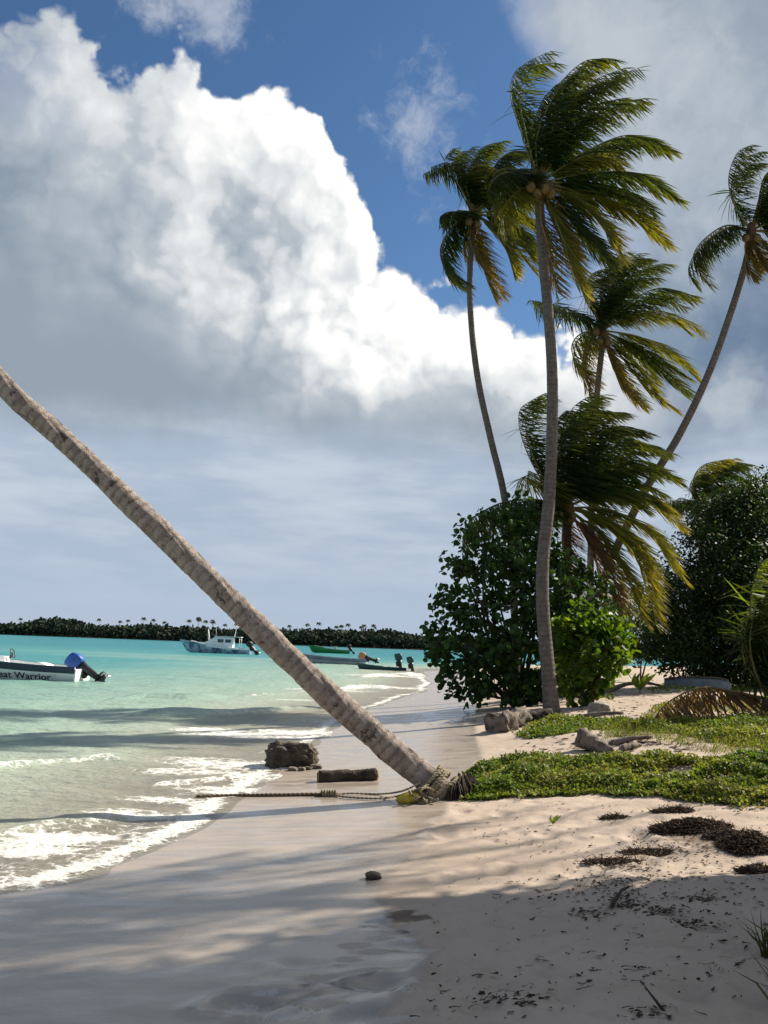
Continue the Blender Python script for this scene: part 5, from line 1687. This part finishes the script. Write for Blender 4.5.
# long low boat behind the leaning trunk
wl = water_at(322, 663.5); Ll = 92 / F * wl[1]
bt4 = empty('motor_boat', (wl[0] - .2, wl[1], 0), 'long low blue grey boat with a tan covered outboard, partly behind the leaning trunk', 'boat', None, math.pi - R(4))
sec = hull_sections(Ll, 1.8, .55, .65, bow=.5, draft=.2)
make_hull(sec, M['grey_paint'], bt4, rake=.6)
band(sec[:-1], .62, 1.0, M['blue_grey'], bt4, 'rail', .02)
mb = MB()
for x in (-2.2, -.4, 1.3): mb.box((x, 0, .52), (.5, 1.4, .07))
mb.build('bench', M['white_paint'], bt4, smooth=False, local=True)
outboard(bt4, -Ll / 2 - .18, 0, .55, M['tan_cover'], 1.25, 70)

# low dark boat with two outboards close to the point
wl = water_at(384, 670.0); Ld = 46 / F * wl[1]
bt5 = empty('motor_boat', (wl[0] - .1, wl[1], 0), 'low dark boat with two teal outboards moored by the sandy point', 'boat', None, math.pi)
sec = hull_sections(Ld, 1.5, .22, .25, bow=.5, draft=.15)
make_hull(sec, M['teal_cover'], bt5, rake=.4)
mb = MB(); mb.box((-.2, 0, .24), (.3, 1.1, .05)); mb.build('bench', M['grey_paint'], bt5, smooth=False, local=True)
outboard(bt5, -Ld / 2 + .55, -.1, .42, M['teal_cover'], 1.1, 12); outboard(bt5, -Ld / 2 - .35, .45, .30, M['teal_cover'], 1.0, 14)

# ------------------------------------------------------------------ the island across the bay
IY = 610.0
prof_px = [(-400, 7), (-200, 8), (-60, 9), (0, 11.5), (20, 12), (32, 15), (45, 18.5), (58, 20.5), (70, 18), (82, 14.5), (100, 14), (120, 14), (150, 14), (180, 13.5), (220, 13.5), (260, 14.5), (300, 15), (340, 16), (370, 17),
           (390, 18.5), (405, 17.5), (440, 15), (520, 14), (620, 13), (800, 12), (1200, 9), (1500, 5)]
ixs = np.array([(px - 384) / F * IY for px, _ in prof_px]); ihs = np.array([h for _, h in prof_px]) * IY / F


def top_h(x): return np.interp(x, ixs, ihs)


xs = np.linspace(-900, 900, 181); rows = []
for (dy, hz) in [(-3, -1.0), (0, .35), (6, .8), (30, 1.2), (60, 1.2), (75, -1)]:
    rows.append(np.stack([xs, IY + dy + 12 * np.interp(xs, [-900, 0, 900], [1, 0, 1]) + 3 * fbm(xs * .02, xs * 0, 2, 5), np.full_like(xs, hz)], 1))
V = np.vstack(rows)
tag(link('island', mesh_arrays('island', V, grid_quads(len(xs), len(rows))), M['log']), kind='structure')
nI = 42000
x = RNG.uniform(-520, 330, nI); dpt = RNG.uniform(2, 55, nI); th = top_h(x)
hh = th * (1.0 + .34 * fbm(x * .035, dpt * .06, 4, 301) + .10 * vnoise(x * .15, dpt * .1, 302)) * np.interp(dpt, [0, 10, 30], [.55, .85, 1.0])
z = np.maximum(hh - .6, 1.5) * RNG.random(nI) ** .8
pos = np.stack([x, IY + dpt, z], 1)
od = np.stack([RNG.normal(0, .6, nI), -np.ones(nI) * .6, np.full(nI, .5)], 1)
wood = scatter_leaves('island_forest', pos, unit(od), 2.9, 2.1, [(.022, .035, .024), (.029, .044, .028), (.036, .050, .030), (.024, .037, .029)], M['far_leaf'], None, .9, .3, .2, hexa=True)
tag(wood, kind='stuff')
pal = []
PT = [(131, 5), (144, 8), (152, 7), (168, 5), (190, 8), (197, 11), (202, 9), (207, 8), (212, 9), (216, 7), (226, 5), (236, 6), (243, 8), (292, 5), (309, 7), (322, 8), (340, 5), (345, 6), (352, 7), (365, 5), (368, 6), (378, 6), (16, 5), (102, 5), (120, 4)]
pm = None
for i, (px, hp) in enumerate(PT):
    xx = (px - 384) / F * IY
    hgt = top_h(xx) + hp * IY / F * 1.05
    if pm is None:
        mb = MB(); mb.tube([(0, 0, 0), (.02, 0, .5), (.0, 0, .93)], [.011, .009, .008], n=5)
        tm = mb.mesh('trunk'); tm.materials.append(M['wood'])
        Vs, Qs = [], []
        for k in range(11):
            a = k * 2.4; e = .9 - .14 * k; d = unit(np.array([math.cos(a), math.sin(a), e]))
            pp = catmull([np.array([0, 0, .93]), np.array([0, 0, .93]) + d * .09, np.array([.02, 0, .93]) + d * .16 * np.array([1, 1, .6]) - [0, 0, .03], np.array([.05, 0, .93]) + d * .2 * np.array([1, 1, .3]) - [0, 0, .09]], 6)
            s_ = unit(np.cross(d, [0, 0, 1.0]))
            b = sum(len(v) for v in Vs)
            Vs.append(np.vstack([np.vstack([q - s_ * w_ - [0, 0, w_], q, q + s_ * w_ - [0, 0, w_]]) for q, w_ in zip(pp, (.006, .026, .032, .03, .022, .004))]))
            for j in range(5):
                for c in range(2): Qs.append((b + 3 * j + c, b + 3 * j + c + 1, b + 3 * j + c + 4, b + 3 * j + c + 3))
        Vs = np.vstack(Vs)
        pm = mesh_arrays('crown', Vs, np.array(Qs), cols=np.tile([.028, .042, .022], (len(Vs), 1))); pm.materials.append(M['frond'])
    r_ = bpy.data.objects.new('island_palm', None); COL.objects.link(r_)
    r_.location = (xx, IY + 8 + (i * 7) % 20, .5); r_.rotation_euler = (0, 0, i * 1.3); r_.scale = (hgt * .72, hgt * .72, hgt)
    tag(r_, 'tiny distant palm silhouette standing above the island forest', 'palm tree', 'palms on the far island skyline')
    for nm, mm in (('trunk', tm), ('crown', pm)):
        o = bpy.data.objects.new(nm, mm); COL.objects.link(o); o.parent = r_
